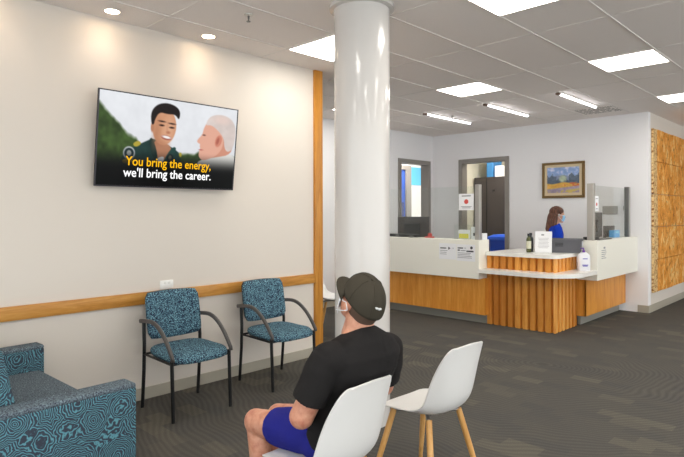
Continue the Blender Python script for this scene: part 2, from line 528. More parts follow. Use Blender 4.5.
# unseen glazed walls behind and right of the camera, added to let daylight in
for nm, horiz in (('added_window_1', True), ('added_window_2', False)):
    bm = B()
    if horiz:
        for k in range(6): box(bm, -4.2+k*1.62, -4.14+k*1.62, -3.06, -3.0, 0, CEIL)
        box(bm, -8.6, 4.0, -3.06, -3.0, 0, 0.08); box(bm, -8.6, 4.0, -3.06, -3.0, 2.2, 2.26)
    else:
        for k in range(11): box(bm, 4.0, 4.06, -3.0+k*1.69, -2.94+k*1.69, 0, CEIL)
        box(bm, 4.0, 4.06, -3.0, 14.0, 0, 0.08); box(bm, 4.0, 4.06, -3.0, 14.0, 2.2, 2.26)
    w_ = struct(nm, bm, M_alud)
    bm = B()
    if horiz: box(bm, -8.6, 4.0, -3.035, -3.027, 0.08, CEIL)
    else: box(bm, 4.027, 4.035, -3.0, 14.0, 0.08, CEIL)
    obj('added_window_glass', bm, M_glass, w_)
# rooms behind the doors
bm = B(); box(bm, -6.62, XR-0.13, 11.6, 11.7, 0, CEIL); box(bm, -6.62, -6.54, 9.23, 11.6, 0, CEIL); struct('wall_store', bm, paint('cream_paint', (226, 220, 200)))
bm = B()
# passage beyond the left door: far wall holding a second door frame
box(bm, -8.2, -8.1, 5.0, 12.4, 0, CEIL)
struct('wall_passage', bm, M_wall_back)
bm = B(); box(bm, -8.1, -8.08, 10.70, 11.22, 2.17, 2.60); 
band = obj('wall_board', bm, mat('cyan_board', (88, 190, 232), 0.5)); tag(band, 'light blue board high on the passage wall, seen through the left doorway', 'board')
bm = B(); box(bm, -8.1, -8.075, 9.70, 10.48, 0, 2.52)
bd = obj('blue_door', bm, mat('blue_door_paint', (52, 92, 190), 0.4)); tag(bd, 'blue door in the passage, seen through the left doorway', 'door')
bm = B(); box(bm, -8.078, -8.06, 10.24, 10.42, 1.3, 1.75)
obj('door_panel', bm, mat('navy_panel', (30, 48, 110), 0.3), bd)
bm = B(); box(bm, -8.1, -8.03, 10.48, 10.67, 0, 2.62); box(bm, -8.1, -8.03, 9.62, 10.48, 2.52, 2.62)
obj('door_frame', bm, M_frame, bd)

def frame_bm(x0, x1, y0, y1, dt, w=0.075, along='x'):
    bm = B()
    if along == 'x':
        box(bm, x0, x0+w, y0, y1, 0, dt); box(bm, x1-w, x1, y0, y1, 0, dt); box(bm, x0+w, x1-w, y0, y1, dt-w, dt)
    else:
        box(bm, x0, x1, y0, y0+w, 0, dt); box(bm, x0, x1, y1-w, y1, 0, dt); box(bm, x0, x1, y0+w, y1-w, dt-w, dt)
    return bm
d1 = struct('door_1', frame_bm(XI-0.15, XI+0.03, D1a, D1b, DT, along='y'), M_frame)
d2 = struct('door_2', frame_bm(D2a, D2b, YB-0.03, YB+0.15, DT), M_frame)
bm = B(); box(bm, D2b-0.078, D2b-0.074, YB+0.0, YB+0.06, 0.86, 1.16, 0.001); obj('strike_plate', bm, M_steel, d2)

# baseboards
bm = B(); box(bm, XW, XW+0.012, -3, 3.97, 0, 0.095, 0.003); struct('baseboard_left', bm, M_base)
bm = B(); box(bm, XR, XR+0.012, YB-0.012, 14, 0, 0.11, 0.003); struct('baseboard_right', bm, M_base)
bm = B(); box(bm, -2.62, XR, YB-0.012, YB, 0, 0.11, 0.003); struct('baseboard_back', bm, M_base)
bm = B(); box(bm, XI, XI+0.012, -3, D1a, 0, 0.095, 0.003); struct('baseboard_alcove', bm, M_base)
# dado rail and wooden end post
bm = B(); box(bm, XW, XW+0.022, -3, 3.975, 0.768, 0.866, 0.003); struct('trim_2', bm, M_oak_rail, smooth=True)
bm = B(); box(bm, XW-0.14, XW+0.03, 3.975, 4.085, 0, CEIL, 0.003); struct('trim_3', bm, M_oak_post, smooth=True)

# round column
col = thing('round_column', (-2.72, 2.98, 0), 'glossy white round column standing behind the seated man, floor to ceiling', 'column')
cx, cy = -2.70, 2.997
col.location = (cx, cy, 0)
bm = B(); lathe(bm, [(0.20, 0), (0.20, CEIL-0.001)], (cx, cy, 0), 64); obj('shaft', bm, M_col, col, smooth=True)
bm = B(); lathe(bm, [(0.20, -0.035), (0.235, -0.03), (0.235, -0.001), (0.20, -0.001)], (cx, cy, CEIL), 64); obj('collar', bm, M_col, col, smooth=True)

# ------------------------------------------------------------------ lights of the room
def panel(x, y, label):
    p = thing('ceiling_light_panel', (x+0.3, y+0.2875, CEIL), label, 'ceiling light', 'square LED panels in the ceiling')
    bm = B()
    w = 0.012
    x1, y1 = x+0.6, y+0.575
    z0, z1 = CEIL-0.010, CEIL+0.0
    box(bm, x, x1, y, y+w, z0, z1); box(bm, x, x1, y1-w, y1, z0, z1); box(bm, x, x+w, y+w, y1-w, z0, z1); box(bm, x1-w, x1, y+w, y1-w, z0, z1)
    obj('frame', bm, M_tgrid, p)
    bm = B(); box(bm, x+w, x1-w, y+w, y1-w, CEIL-0.007, CEIL-0.001); obj('diffuser', bm, M_panel, p)
    return p
PL = {(-3.88, 3.29): 'square ceiling light partly hidden behind the top of the round column',
      (-3.88, 5.63): 'square ceiling light over the left part of the reception desk, beside the batten lights',
      (-2.08, 3.29): 'largest square ceiling light, cut by the top edge of the photo',
      (-2.08, 5.63): 'square ceiling light in front of the reception desk, right of centre',
      (-2.08, 7.97): 'square ceiling light cut by the right edge, nearest the bark wall panel',
      (-5.68, 5.63): 'ceiling light just visible between the wooden post and the round column'}
for xx in (-5.68, -3.88, -2.08, -0.28, 1.52):
    for yy in (-1.39, 0.95, 3.29, 5.63, 7.97):
        if xx < -5 and yy > 7: continue
        if (xx, yy) == (-3.88, 7.97): continue
        lb = PL.get((xx, yy))
        if lb is None:
            if xx < -5: continue
            lb = 'square ceiling light outside the photo'
            if xx == -3.88 and yy < 3: continue
        panel(xx, yy, lb)
for i, (x, lb) in enumerate(((-4.85, 'slim batten light on the ceiling, leftmost of the three behind the desk'),
                             (-3.85, 'slim batten light on the ceiling, middle one of three behind the desk'),
                             (-2.85, 'slim batten light on the ceiling, rightmost of three, nearest the air vent'))):
    p = thing('batten_light', (x, 7.4, CEIL), lb, 'ceiling light', 'batten lights above the reception desk')
    bm = B(); box(bm, x-0.02, x+0.02, 6.76, 8.06, CEIL-0.022, CEIL-0.001, 0.004); obj('housing', bm, M_tgrid, p)
    bm = B(); box(bm, x-0.015, x+0.015, 6.82, 8.04, CEIL-0.040, CEIL-0.022, 0.006); obj('diffuser', bm, M_batten, p)
    bm = B(); box(bm, x-0.024, x+0.024, 6.75, 6.82, CEIL-0.047, CEIL-0.022, 0.004); obj('end_cap', bm, mat('brown_cap', (120, 96, 80)), p)
def downlight(y, lb):
    p = thing('downlight', (-4.08, y, CEIL), lb, 'downlight', 'round downlights along the picture wall')
    bm = B(); lathe(bm, [(0.05, -0.001), (0.052, -0.006), (0.062, -0.006), (0.066, -0.001)], (-4.08, y, CEIL), 28); obj('trim_ring', bm, M_tgrid, p, smooth=True)
    bm = B(); lathe(bm, [(0.001, -0.004), (0.05, -0.004), (0.05, -0.001), (0.001, -0.001)], (-4.08, y, CEIL), 28); obj('lens', bm, M_down, p)
    ld = bpy.data.lights.new('spot', 'SPOT'); ld.energy = 3.0; ld.color = (1.0, 0.84, 0.72); ld.spot_size = math.radians(130); ld.spot_blend = 1.0; ld.shadow_soft_size = 0.05
    lo = bpy.data.objects.new('spot_beam', ld); COL.objects.link(lo); lo.parent = p; lo.location = (0, 0, -0.02)
downlight(1.77, 'round warm downlight nearest the top left corner, left of its twin')
downlight(2.59, 'round warm downlight above the right part of the television')
downlight(0.95, 'round warm downlight outside the photo, left of the television')

# unseen lamps added to brighten the rooms behind the doors
for (x, y) in ((-5.3, 10.3), (-7.5, 9.9)):
    p = thing('fill_lamp', (x, y, CEIL), 'unseen ceiling lamp added to brighten the room behind the %s doorway' % ('right' if x > -6 else 'left'), 'ceiling light')
    bm = B(); box(bm, x-0.3, x+0.3, y-0.3, y+0.3, CEIL-0.02, CEIL-0.001); obj('diffuser', bm, M_panel2, p)

# sprinklers and detectors
def sprinkler(x, y, lb):
    p = thing('sprinkler', (x, y, CEIL), lb, 'sprinkler')
    bm = B(); lathe(bm, [(0.032, -0.001), (0.030, -0.008), (0.010, -0.012), (0.001, -0.012)], (x, y, CEIL), 20); obj('escutcheon', bm, M_alu, p, smooth=True)
    bm = B(); lathe(bm, [(0.008, -0.012), (0.007, -0.03), (0.004, -0.05), (0.016, -0.052), (0.016, -0.055), (0.001, -0.056)], (x, y, CEIL), 12); obj('head', bm, M_alud, p, smooth=True)
sprinkler(-3.42, 2.52, 'small metal ceiling sprinkler between the downlights and the column')
sprinkler(-4.75, 7.35, 'small ceiling sprinkler between the two leftmost batten lights')
def diffuser(x, y, lb):
    p = thing('air_diffuser', (x, y, CEIL), lb, 'air diffuser', 'round air diffusers beside the column')
    bm = B(); lathe(bm, [(0.30, -0.001), (0.29, -0.018), (0.22, -0.012), (0.21, -0.03), (0.13, -0.02), (0.12, -0.042), (0.001, -0.042)], (x, y, CEIL), 40); obj('cone_rings', bm, M_tgrid, p, smooth=True)
diffuser(-4.32, 4.65, 'white round air diffuser on the ceiling, peeping out either side of the column')
# vent by back wall
v_ = thing('air_vent', (-2.95, 8.45, CEIL), 'perforated air vent in the ceiling by the back wall', 'air vent')
bm = B(); box(bm, -3.25, -2.65, 8.2, 8.72, CEIL-0.004, CEIL-0.001); obj('vent_plate', bm, M_ceil, v_)
bm = B()
for i in range(16):
    for j in range(12):
        if random.random() < 0.8:
            box(bm, -3.22+i*0.035, -3.22+i*0.035+0.017, 8.23+j*0.04, 8.23+j*0.04+0.02, CEIL-0.0055, CEIL-0.0035)
obj('vent_holes', bm, mat('vent_shadow_gap', (110, 104, 98), 0.9), v_)

# wall socket
s_ = thing('wall_socket', (XW, 2.30, 0.865), 'small white socket plate on the wall just above the wooden rail', 'socket')
bm = B(); box(bm, XW, XW+0.012, 2.24, 2.36, 0.872, 0.944, 0.004); obj('plate', bm, mat('socket_white', (240, 238, 234), 0.3), s_, smooth=True)
for yy in (2.275, 2.315):
    bm = B(); box(bm, XW+0.012, XW+0.017, yy, yy+0.014, 0.915, 0.93, 0.001); obj('switch', bm, M_solid, s_)

# ------------------------------------------------------------------ television
TVW, TVH = 1.235, 0.722
tilt = math.radians(7.0)
# bottom left corner (viewer's left) and axes
tv_b = Vector((XW+0.06, 1.68, 1.708))
ux = Vector((0, 1, 0)); uy = Vector((math.sin(tilt), 0, math.cos(tilt))); un = ux.cross(uy).normalized()  # towards the room
if un.x < 0: un = -un
tv = thing('television', (XW, 1.685+TVW/2, 1.5), 'wall mounted television showing an advertisement with two men and captions', 'television')
def TVP(s, t_, d=0.0): return tv_b + ux*(s*TVW) + uy*((1-t_)*TVH) + un*d
M_tvh = mat('television_black', (16, 15, 18), 0.4, 0.15)
TM = Matrix(((ux.x, uy.x, un.x, 0), (ux.y, uy.y, un.y, 0), (ux.z, uy.z, un.z, 0), (0, 0, 0, 1)))
bm = B(); tbox(TVW, TVH, 0.014, Matrix.Translation(TVP(0.5, 0.5, 0.004)) @ TM, bm, 0.003); tbox(TVW*0.8, TVH*0.7, 0.02, Matrix.Translation(TVP(0.5, 0.5, -0.013)) @ TM, bm, 0.003); obj('housing', bm, M_tvh, tv)
bm = B()
for (a, b_, c, d_) in ((0, 1, 0, 0.012), (0, 1, 0.985, 1), (0, 0.008, 0.012, 0.985), (0.992, 1, 0.012, 0.985)):
    tbox((b_-a)*TVW, (d_-c)*TVH, 0.006, Matrix.Translation(TVP((a+b_)/2, (c+d_)/2, 0.012)) @ TM, bm)
obj('bezel', bm, mat('bezel_dark', (30, 22, 34), 0.3), tv)
bm = B(); tube(bm, [Vector((XW, tv_b.y+0.62, 2.0)), TVP(0.5, 0.56, -0.02)], 0.03, 10)
box(bm, XW, XW+0.012, tv_b.y+0.42, tv_b.y+0.82, 1.86, 2.14); obj('wall_bracket', bm, M_black, tv)

def ad_picture(W=300, H=172):
    s, t_ = np.meshgrid(np.linspace(0, 1, W), np.linspace(0, 1, H))
    s = s*5.03/(4.14+0.89*s)
    img = np.zeros((H, W, 3)); a = 16/9.0
    rng = np.random.RandomState(3)
    def sm(d, w=0.012): return np.clip(0.5-d/w, 0, 1)[..., None]
    def c_(r, g, b): return np.array([r, g, b])/255.0
    def el(cx, cy, rx, ry, rot=0.0):
        x = (s-cx)*a; y = t_-cy
        xr = x*math.cos(rot)+y*math.sin(rot); yr = -x*math.sin(rot)+y*math.cos(rot)
        return (np.sqrt((xr/rx)**2+(yr/ry)**2)-1)*min(rx, ry)
    def poly(pts):
        for _ in range(2):
            q_ = []
            for i in range(len(pts)):
                p0, p1 = pts[i], pts[(i+1) % len(pts)]
                q_ += [(p0[0]*0.75+p1[0]*0.25, p0[1]*0.75+p1[1]*0.25), (p0[0]*0.25+p1[0]*0.75, p0[1]*0.25+p1[1]*0.75)]
            pts = q_
        P_ = [(p[0]*a, p[1]) for p in pts]; x = s*a; y = t_
        d = np.full(x.shape, 1e9); ins = np.zeros(x.shape, bool); n = len(P_)
        for i in range(n):
            x0, y0 = P_[i]; x1, y1 = P_[(i+1) % n]
            ex, ey = x1-x0, y1-y0
            tt = np.clip(((x-x0)*ex+(y-y0)*ey)/(ex*ex+ey*ey+1e-12), 0, 1)
            d = np.minimum(d, np.hypot(x-x0-ex*tt, y-y0-ey*tt))
            ins ^= ((y0 > y) != (y1 > y)) & (x < (x1-x0)*(y-y0)/(y1-y0+1e-12)+x0)
        return np.where(ins, -d, d)
    def put(mask, col):
        nonlocal img
        img = img*(1-mask)+np.asarray(col)*mask
    nz = np.zeros((H, W))
    for k in (6, 12, 25):
        g = rng.rand(k+2, int(k*1.8)+3)
        yi = t_*(k); xi = s*(k*1.8)
        y0 = yi.astype(int); x0 = xi.astype(int); fy = yi-y0; fx = xi-x0
        nz += (g[y0, x0]*(1-fy)*(1-fx)+g[y0+1, x0]*fy*(1-fx)+g[y0, x0+1]*(1-fy)*fx+g[y0+1, x0+1]*fy*fx)/3
    img[:] = c_(232, 234, 238)
    img += (nz[..., None]-0.5)*0.06 - (t_[..., None]*0.06)
    # hillside of trees at the left, low hedge at the centre right
    edge = np.interp(s, [0, 0.05, 0.11, 0.17, 0.22, 0.28, 0.34], [0.13, 0.20, 0.28, 0.36, 0.44, 0.47, 0.60])
    gm = sm(edge-t_+(nz-0.5)*0.05, 0.05)
    put(gm, (c_(62, 84, 40)*(0.55+nz[..., None]*0.9)))
    edge = np.interp(s, [0.5, 0.58, 0.66, 0.70, 0.74, 0.8], [0.8, 0.66, 0.60, 0.62, 0.56, 0.75])
    put(sm(edge-t_+(nz-0.5)*0.04, 0.04)*(s > 0.5)[..., None]*(s < 0.8)[..., None], c_(58, 78, 44)*(0.6+nz[..., None]*0.8))
    # young man in a dark green uniform shirt
    U = c_(34, 62, 58)
    shade = (0.75+nz[..., None]*0.5)
    put(sm(poly([(0.15, 1.02), (0.165, 0.74), (0.21, 0.62), (0.30, 0.54), (0.37, 0.48), (0.41, 0.45), (0.58, 0.56), (0.615, 0.64), (0.62, 1.02)])), U*shade)
    put(sm(poly([(0.385, 0.45), (0.56, 0.52), (0.50, 0.68), (0.46, 0.75)])), c_(176, 124, 96))
    put(sm(poly([(0.43, 0.68), (0.50, 0.64), (0.475, 0.76)])), c_(226, 226, 226))
    put(sm(poly([(0.37, 0.47), (0.405, 0.44), (0.455, 0.70), (0.40, 0.66)])), U*0.8)
    put(sm(poly([(0.55, 0.52), (0.585, 0.55), (0.52, 0.70), (0.485, 0.70)])), U*1.15)
    put(sm(el(0.482, 0.315, 0.150, 0.205, 0.12)), c_(206, 150, 116))
    put(sm(el(0.510, 0.35, 0.06, 0.13, 0.1), 0.08)*0.6, c_(232, 184, 150))
    put(sm(el(0.425, 0.40, 0.035, 0.12, 0.1), 0.08)*0.6, c_(170, 116, 86))
    put(sm(el(0.47, 0.50, 0.07, 0.03, 0.15), 0.06)*0.5, c_(168, 112, 84))
    put(sm(el(0.395, 0.33, 0.022, 0.055)), c_(184, 128, 98))
    put(sm(poly([(0.385, 0.30), (0.378, 0.16), (0.42, 0.07), (0.49, 0.035), (0.56, 0.06), (0.592, 0.12), (0.585, 0.22), (0.555, 0.155), (0.50, 0.165), (0.44, 0.15), (0.41, 0.24), (0.405, 0.30)])), c_(34, 28, 28))
    for ex, ey in ((0.462, 0.298), (0.535, 0.312)):
        put(sm(el(ex, ey, 0.030, 0.010)), c_(40, 26, 24)); put(sm(el(ex, ey-0.045, 0.042, 0.009, 0.05)), c_(52, 36, 32))
    put(sm(el(0.512, 0.372, 0.024, 0.016), 0.02), c_(178, 118, 90)); put(sm(el(0.502, 0.33, 0.008, 0.045, 0.05), 0.03)*0.6, c_(186, 128, 98))
    put(sm(el(0.500, 0.432, 0.066, 0.026, 0.12)), c_(156, 84, 74)); put(sm(el(0.501, 0.427, 0.056, 0.015, 0.12)), c_(248, 244, 240))
    # shoulder tabs and badge
    put(sm(poly([(0.255, 0.535), (0.30, 0.49), (0.325, 0.53), (0.28, 0.575)])), c_(176, 160, 60))
    put(sm(poly([(0.595, 0.60), (0.615, 0.585), (0.62, 0.63), (0.605, 0.65)])), c_(186, 168, 60))
    put(sm(el(0.235, 0.64, 0.078, 0.072)), c_(186, 192, 196)); put(sm(el(0.235, 0.64, 0.062, 0.056)), c_(30, 48, 50)); put(sm(el(0.235, 0.64, 0.030, 0.030)), c_(160, 164, 160))
    put(sm(poly([(0.185, 0.71), (0.275, 0.70), (0.27, 0.755), (0.19, 0.765)])), c_(196, 160, 44))
    put(sm(el(0.535, 0.665, 0.04, 0.05)), c_(24, 34, 38)); put(sm(el(0.535, 0.655, 0.02, 0.025)), c_(96, 96, 80))
    # older man with short white hair, seen from the side
    put(sm(poly([(0.715, 1.02), (0.72, 0.70), (0.78, 0.64), (0.88, 0.60), (1.02, 0.54), (1.02, 1.02)])), c_(222, 220, 214))
    put(sm(poly([(0.80, 0.30), (0.97, 0.36), (0.985, 0.56), (0.85, 0.62), (0.745, 0.65), (0.74, 0.56)])), c_(208, 146, 122))
    put(sm(poly([(0.79, 0.19), (0.765, 0.28), (0.76, 0.35), (0.722, 0.425), (0.728, 0.455), (0.748, 0.465), (0.744, 0.50), (0.752, 0.52), (0.742, 0.55), (0.742, 0.61), (0.76, 0.66), (0.80, 0.655), (0.88, 0.58), (0.92, 0.45), (0.9, 0.2)])), c_(226, 170, 148))
    put(sm(poly([(0.775, 0.24), (0.80, 0.13), (0.86, 0.085), (0.93, 0.09), (0.985, 0.16), (1.0, 0.28), (0.99, 0.47), (0.955, 0.54), (0.925, 0.50), (0.915, 0.36), (0.87, 0.28), (0.82, 0.22)])), c_(216, 202, 196)*(0.92+nz[..., None]*0.16))
    put(sm(el(0.895, 0.15, 0.10, 0.05), 0.05)*0.7, c_(232, 206, 196))
    put(sm(el(0.878, 0.41, 0.042, 0.075, 0.25)), c_(208, 134, 112)); put(sm(el(0.873, 0.41, 0.018, 0.045, 0.25)), c_(176, 100, 84))
    put(sm(el(0.772, 0.355, 0.018, 0.008)), c_(90, 60, 54)); put(sm(el(0.755, 0.535, 0.022, 0.006)), c_(170, 90, 84))
    # fade to black behind the caption
    f = np.clip((t_-0.56)/0.27, 0, 1)[..., None]; f = f*f*(3-2*f)
    img[:] = img*(1-f)
    return img
M_tvpic = picture_mat('tv_picture', 0.72, 0.3)
picture_mesh('screen', ad_picture(), lambda s, t_: TVP(0.008+0.984*s, 0.012+0.973*t_, 0.0125), M_tvpic, tv)
M_capy = emis('caption_yellow', (250, 186, 24), 0.85); M_capw = emis('caption_white', (255, 255, 255), 0.9)
for body, tt, m_, s0, wd, nm in (('You bring the energy,', 0.765, M_capy, 0.186, 0.614, 'caption_text'), ("we'll bring the career.", 0.888, M_capw, 0.175, 0.630, 'caption_text')):
    text_mesh(nm, body, 0.100, Matrix.Translation(TVP(s0, tt, 0.0145)) @ TM, m_, tv, bold=0.0009, width=wd*TVW)

# ------------------------------------------------------------------ visitor chairs (local: faces +X, width along Y)
def visitor_chair(label):
    r = thing('visitor_chair', (0, 0, 0), label, 'chair', 'upholstered visitor chairs along the wall')
    # seat cushion: rounded, slightly domed
    bm = B(); n = 14
    def pad(W0, W1, D, T, dome, nseg=12):
        return None
    rs = []
    for k, (sc, z) in enumerate(((0.90, 0.424), (0.985, 0.428), (1.0, 0.443), (0.985, 0.458), (0.93, 0.468), (0.7, 0.475), (0.35, 0.478))):
        q = []
        for i in range(40):
            a = 2*PI*i/40; ca, sa = math.cos(a), math.sin(a); p = 4.0
            x = math.copysign(abs(ca)**(2/p), ca)*0.24*sc; y = math.copysign(abs(sa)**(2/p), sa)*(0.25+0.012*x/0.235)*sc
            zz = z - (0.020 if x > 0.12 else 0)*((x-0.12)/0.11 if x > 0.12 else 0) + 0.012*(1 if x < 0 else 0)*(-x/0.23)
            q.append(Vector((x+0.022+0.02*(1-(y/0.24)**2 if x > 0 else 0), y, zz)))
        rs.append(q)
    rings(bm, rs); obj('seat', bm, M_speck, r, smooth='all')
    bm = B(); rs = []
    for sc, z in ((0.80, 0.395), (0.94, 0.402), (0.97, 0.428)):
        rs.append([Vector((0.015+math.copysign(abs(math.cos(a))**0.5, math.cos(a))*0.232*sc, math.copysign(abs(math.sin(a))**0.5, math.sin(a))*0.232*sc, z)) for a in [2*PI*i/40 for i in range(40)]])
    rings(bm, rs); obj('seat_pan', bm, M_blackp, r, smooth=True)
    # backrest: slightly curved pad, wider at the top
    def backpad(bm, off, th, sc):
        rs = []
        nz_, ny = 9, 24
        front, back_ = [], []
        for j in range(nz_+1):
            fz = j/nz_
            z = 0.535+0.345*fz
            xc = -0.195-0.062*fz
            w = (0.229-0.002*fz)*sc
            e = 1-abs(2*fz-1)**8*0.10
            rowf, rowb = [], []
            for i in range(ny+1):
                f = 2*i/ny-1
                y = f*w*e
                bow = 0.022*(f*f)
                edge = (max(abs(f), 0)**7)*0.5+(abs(2*fz-1)**9)*0.5
                dip = (1-(f*f))*0.012*(1 if fz < 0.08 else 0)
                zz = z-0.012*(1-f*f)*(1-fz)**4+0.006*(1-f*f)*fz**4
                rowf.append(Vector((xc+bow+th*0.5*(1-edge*0.9)+off, y, zz)))
                rowb.append(Vector((xc+bow-th*0.5*(1-edge*0.9)+off, y, zz)))
            rs.append(rowf+list(reversed(rowb)))
        rings(bm, rs)
    bm = B(); backpad(bm, 0.012, 0.045, 1.0); obj('backrest', bm, M_speck, r, smooth='all')
    bm = B(); backpad(bm, -0.018, 0.022, 0.96); obj('back_shell', bm, M_blackp, r, smooth='all')
    for s in (-1, 1):
        y = 0.243*s
        bm = B(); tube(bm, [(0.232, y, 0.0), (0.215, y, 0.40), (0.214, y, 0.44)], 0.0135, 12); obj('leg', bm, M_black, r, smooth=True)
        bm = B(); tube(bm, [(-0.240, y, 0.0), (-0.212, y, 0.30), (-0.205, y, 0.50), (-0.222, y*0.985, 0.68)], 0.0135, 12); obj('leg', bm, M_black, r, smooth=True)
        # arm: starts proud of the back upright, arcs forward and down to the front leg
        pts = []
        for k in range(15):
            f = k/14
            x = -0.262+0.492*f
            z = 0.665+0.018*math.sin(min(1, f*2.2)*PI/2)-0.225*max(0, (f-0.30)/0.70)**2.2
            pts.append((x, y+0.004*s, z))
        pts.append((0.234, y+0.004*s, 0.435))
        bm = B(); tube(bm, pts, 0.02, 14, up=(0, 1, 0), flat=(0.016, 0.012, 3.0)); obj('armrest', bm, M_arm, r, smooth='all')
    bm = B(); tube(bm, [(-0.206, -0.243, 0.418), (-0.206, 0.243, 0.418)], 0.009, 8); tube(bm, [(0.214, -0.243, 0.410), (0.214, 0.243, 0.410)], 0.009, 8)
    for s in (-1, 1): tube(bm, [(-0.206, 0.243*s, 0.418), (0.214, 0.243*s, 0.410)], 0.009, 8)
    obj('seat_frame', bm, M_black, r, smooth=True)
    return r
vc = visitor_chair('teal speckled visitor chair with black legs, left one, below the television')
vc.location = (-3.86, 2.25, 0)
vc2 = copy_tree(vc); vc2.location = (-3.89, 3.18, 0)
vc2['label'] = 'teal speckled visitor chair with black legs, next to the wooden post'

# ------------------------------------------------------------------ white shell chairs (local: faces +X)
def shell_chair(label):
    r = thing('shell_chair', (0, 0, 0), label, 'chair', 'white shell chairs with wooden legs')
    C_ = [(0.235, 0.418), (0.215, 0.437), (0.14, 0.449), (0.05, 0.446), (-0.05, 0.440), (-0.125, 0.444), (-0.185, 0.470), (-0.222, 0.525), (-0.240, 0.60), (-0.254, 0.68), (-0.270, 0.76), (-0.283, 0.815), (-0.288, 0.830)]
    Wd = [0.150, 0.188, 0.210, 0.218, 0.220, 0.216, 0.210, 0.207, 0.204, 0.197, 0.180, 0.150, 0.118]
    Lp = [0.000, 0.004, 0.012, 0.022, 0.036, 0.054, 0.072, 0.080, 0.074, 0.058, 0.036, 0.020, 0.012]
    bm = B(); grid = []
    n = 16
    for k, (x, z) in enumerate(C_):
        a = C_[max(0, k-1)]; b = C_[min(len(C_)-1, k+1)]
        d = Vector((b[0]-a[0], 0, b[1]-a[1])).normalized()
        nrm = Vector((d.z, 0, -d.x))   # up on the seat, forward on the back
        if k == 0: nrm = Vector((0.3, 0, 1)).normalized()
        row = []
        for i in range(n+1):
            f = 2*i/n-1
            p = Vector((x, 0, z))+nrm*(Lp[k]*abs(f)**2.6)
            p.y = Wd[k]*f*(1-0.06*abs(f)**3)
            # rounded ends
            if k == 0: p += Vector((-0.03*abs(f)**2, 0, 0))
            if k == len(C_)-1: p += Vector((0, 0, -0.012*abs(f)**2))
            row.append(bm.verts.new(p))
        grid.append(row)
    for a, b in zip(grid[:-1], grid[1:]):
        for i in range(n): bm.faces.new((a[i], a[i+1], b[i+1], b[i]))
    bm = evalmods(bm, [('SUBSURF', dict(levels=2, render_levels=2)), ('SOLIDIFY', dict(thickness=0.008, offset=-1.0))])
    obj('shell', bm, M_shell, r, smooth='all')
    bm = B()
    for sx in (-1, 1):
        for s in (-1, 1): tube(bm, [(0, 0, 0.425), (0.12*sx, 0.13*s, 0.418)], 0.012, 8)
    box(bm, -0.06, 0.06, -0.06, 0.06, 0.418, 0.436, 0.004)
    obj('seat_bracket', bm, M_steel, r)
    for sx in (-1, 1):
        for s in (-1, 1):
            bm = B(); tube(bm, [(0.12*sx, 0.13*s, 0.425), (0.165*sx, 0.172*s, 0.22), (0.215*sx, 0.215*s, 0.0)], [0.017, 0.0165, 0.011], 14); obj('leg', bm, M_leg, r, smooth=True)
    return r
sc1 = shell_chair('white shell chair with wooden legs that the man in the cap sits on')
sc1.location = (-1.75, 1.682, 0); sc1.rotation_euler = (0, 0, PI+0.02)
sc2 = copy_tree(sc1); sc2['label'] = 'empty white shell chair with wooden legs beside the seated man'
sc2.location = (-1.795, 2.515, 0); sc2.rotation_euler = (0, 0, PI-0.05)
sc3 = copy_tree(sc1); sc3['label'] = 'white shell chair in the alcove, glimpsed between wooden post and column'
sc3.location = (-4.86, 4.86, 0); sc3.rotation_euler = (0, 0, 0.55)

# ------------------------------------------------------------------ sofa
so = thing('sofa', (-2.80, 1.34, 0), 'teal rose-patterned sofa with grazing sheen painted grey on the arm tops at lower left', 'sofa')
def arm(x0, x1, nm='arm'):
    bm = B(); box(bm, x0, x1, 0.42, 1.34, 0.10, 0.594, 0.012, 3); a = obj(nm, bm, M_rose, so, smooth=True)
    bm = B(); box(bm, x0, x1, 0.42, 1.340, 0.583, 0.613, 0.013, 3); obj('arm_top_sheen', bm, M_marl_sheen, a, smooth=True)  # rose fabric's greyish look at a grazing angle, put into the colour
AX0, AX1 = -4.20, -2.80
arm(AX0, AX0+0.13); arm(AX1-0.13, AX1)
bm = B(); box(bm, AX0+0.13, AX1-0.13, 0.45, 1.28, 0.12, 0.30, 0.01); obj('seat_base', bm, M_rose, so, smooth=True)
bm = B(); box(bm, AX0+0.135, AX1-0.135, 0.62, 1.31, 0.30, 0.455, 0.025, 3); obj('seat_cushion', bm, M_marl_sheen, so, smooth=True)
bm = B()
tbox(AX1-AX0-0.27, 0.17, 0.50, Matrix.Translation(((AX0+AX1)/2, 0.725, 0.62)) @ Matrix.Rotation(math.radians(12), 4, 'X'), bm, 0.035, 4)
obj('backrest', bm, M_rose, so, smooth=True)
for x in (AX0+0.07, AX1-0.07):
    for y in (0.5, 1.25):
        bm = B(); tube(bm, [(x, y, 0.0), (x, y, 0.10)], [0.018, 0.022], 12); obj('leg', bm, M_alu, so, smooth=True)

so.rotation_euler = (0, 0, math.radians(1.9))

# ------------------------------------------------------------------ reception desk
dk = thing('reception_desk', (-3.3, 7.0, 0), 'L-shaped reception desk, white panels over oak with a fluted corner', 'reception desk')
ZT, ZB = 1.135, 0.615
LF, LE = 6.565, -3.83       # left wing front face and its right end
RF, RE = -2.62, 7.44        # right wing front face and its near end
bm = B(); box(bm, XI+0.01, LE, LF, LF+0.27, ZB, ZT, 0.004); obj('front_panel', bm, M_white_lam, dk)
bm = B(); box(bm, RF-0.25, RF, RE, YB-0.002, ZB, ZT, 0.004); obj('front_panel', bm, M_white_lam, dk)
bm = B(); box(bm, XI+0.01, LE+0.03, LF+0.10, LF+0.25, 0.125, ZB); obj('wood_base', bm, M_oak_desk, dk)
bm = B(); box(bm, RF-0.20, RF-0.17, RE+0.05, YB-0.002, 0.125, ZB); box(bm, RF-0.34, RF-0.17, RE+0.05, RE+0.08, 0.125, ZB); obj('wood_base', bm, M_oak_desk, dk)
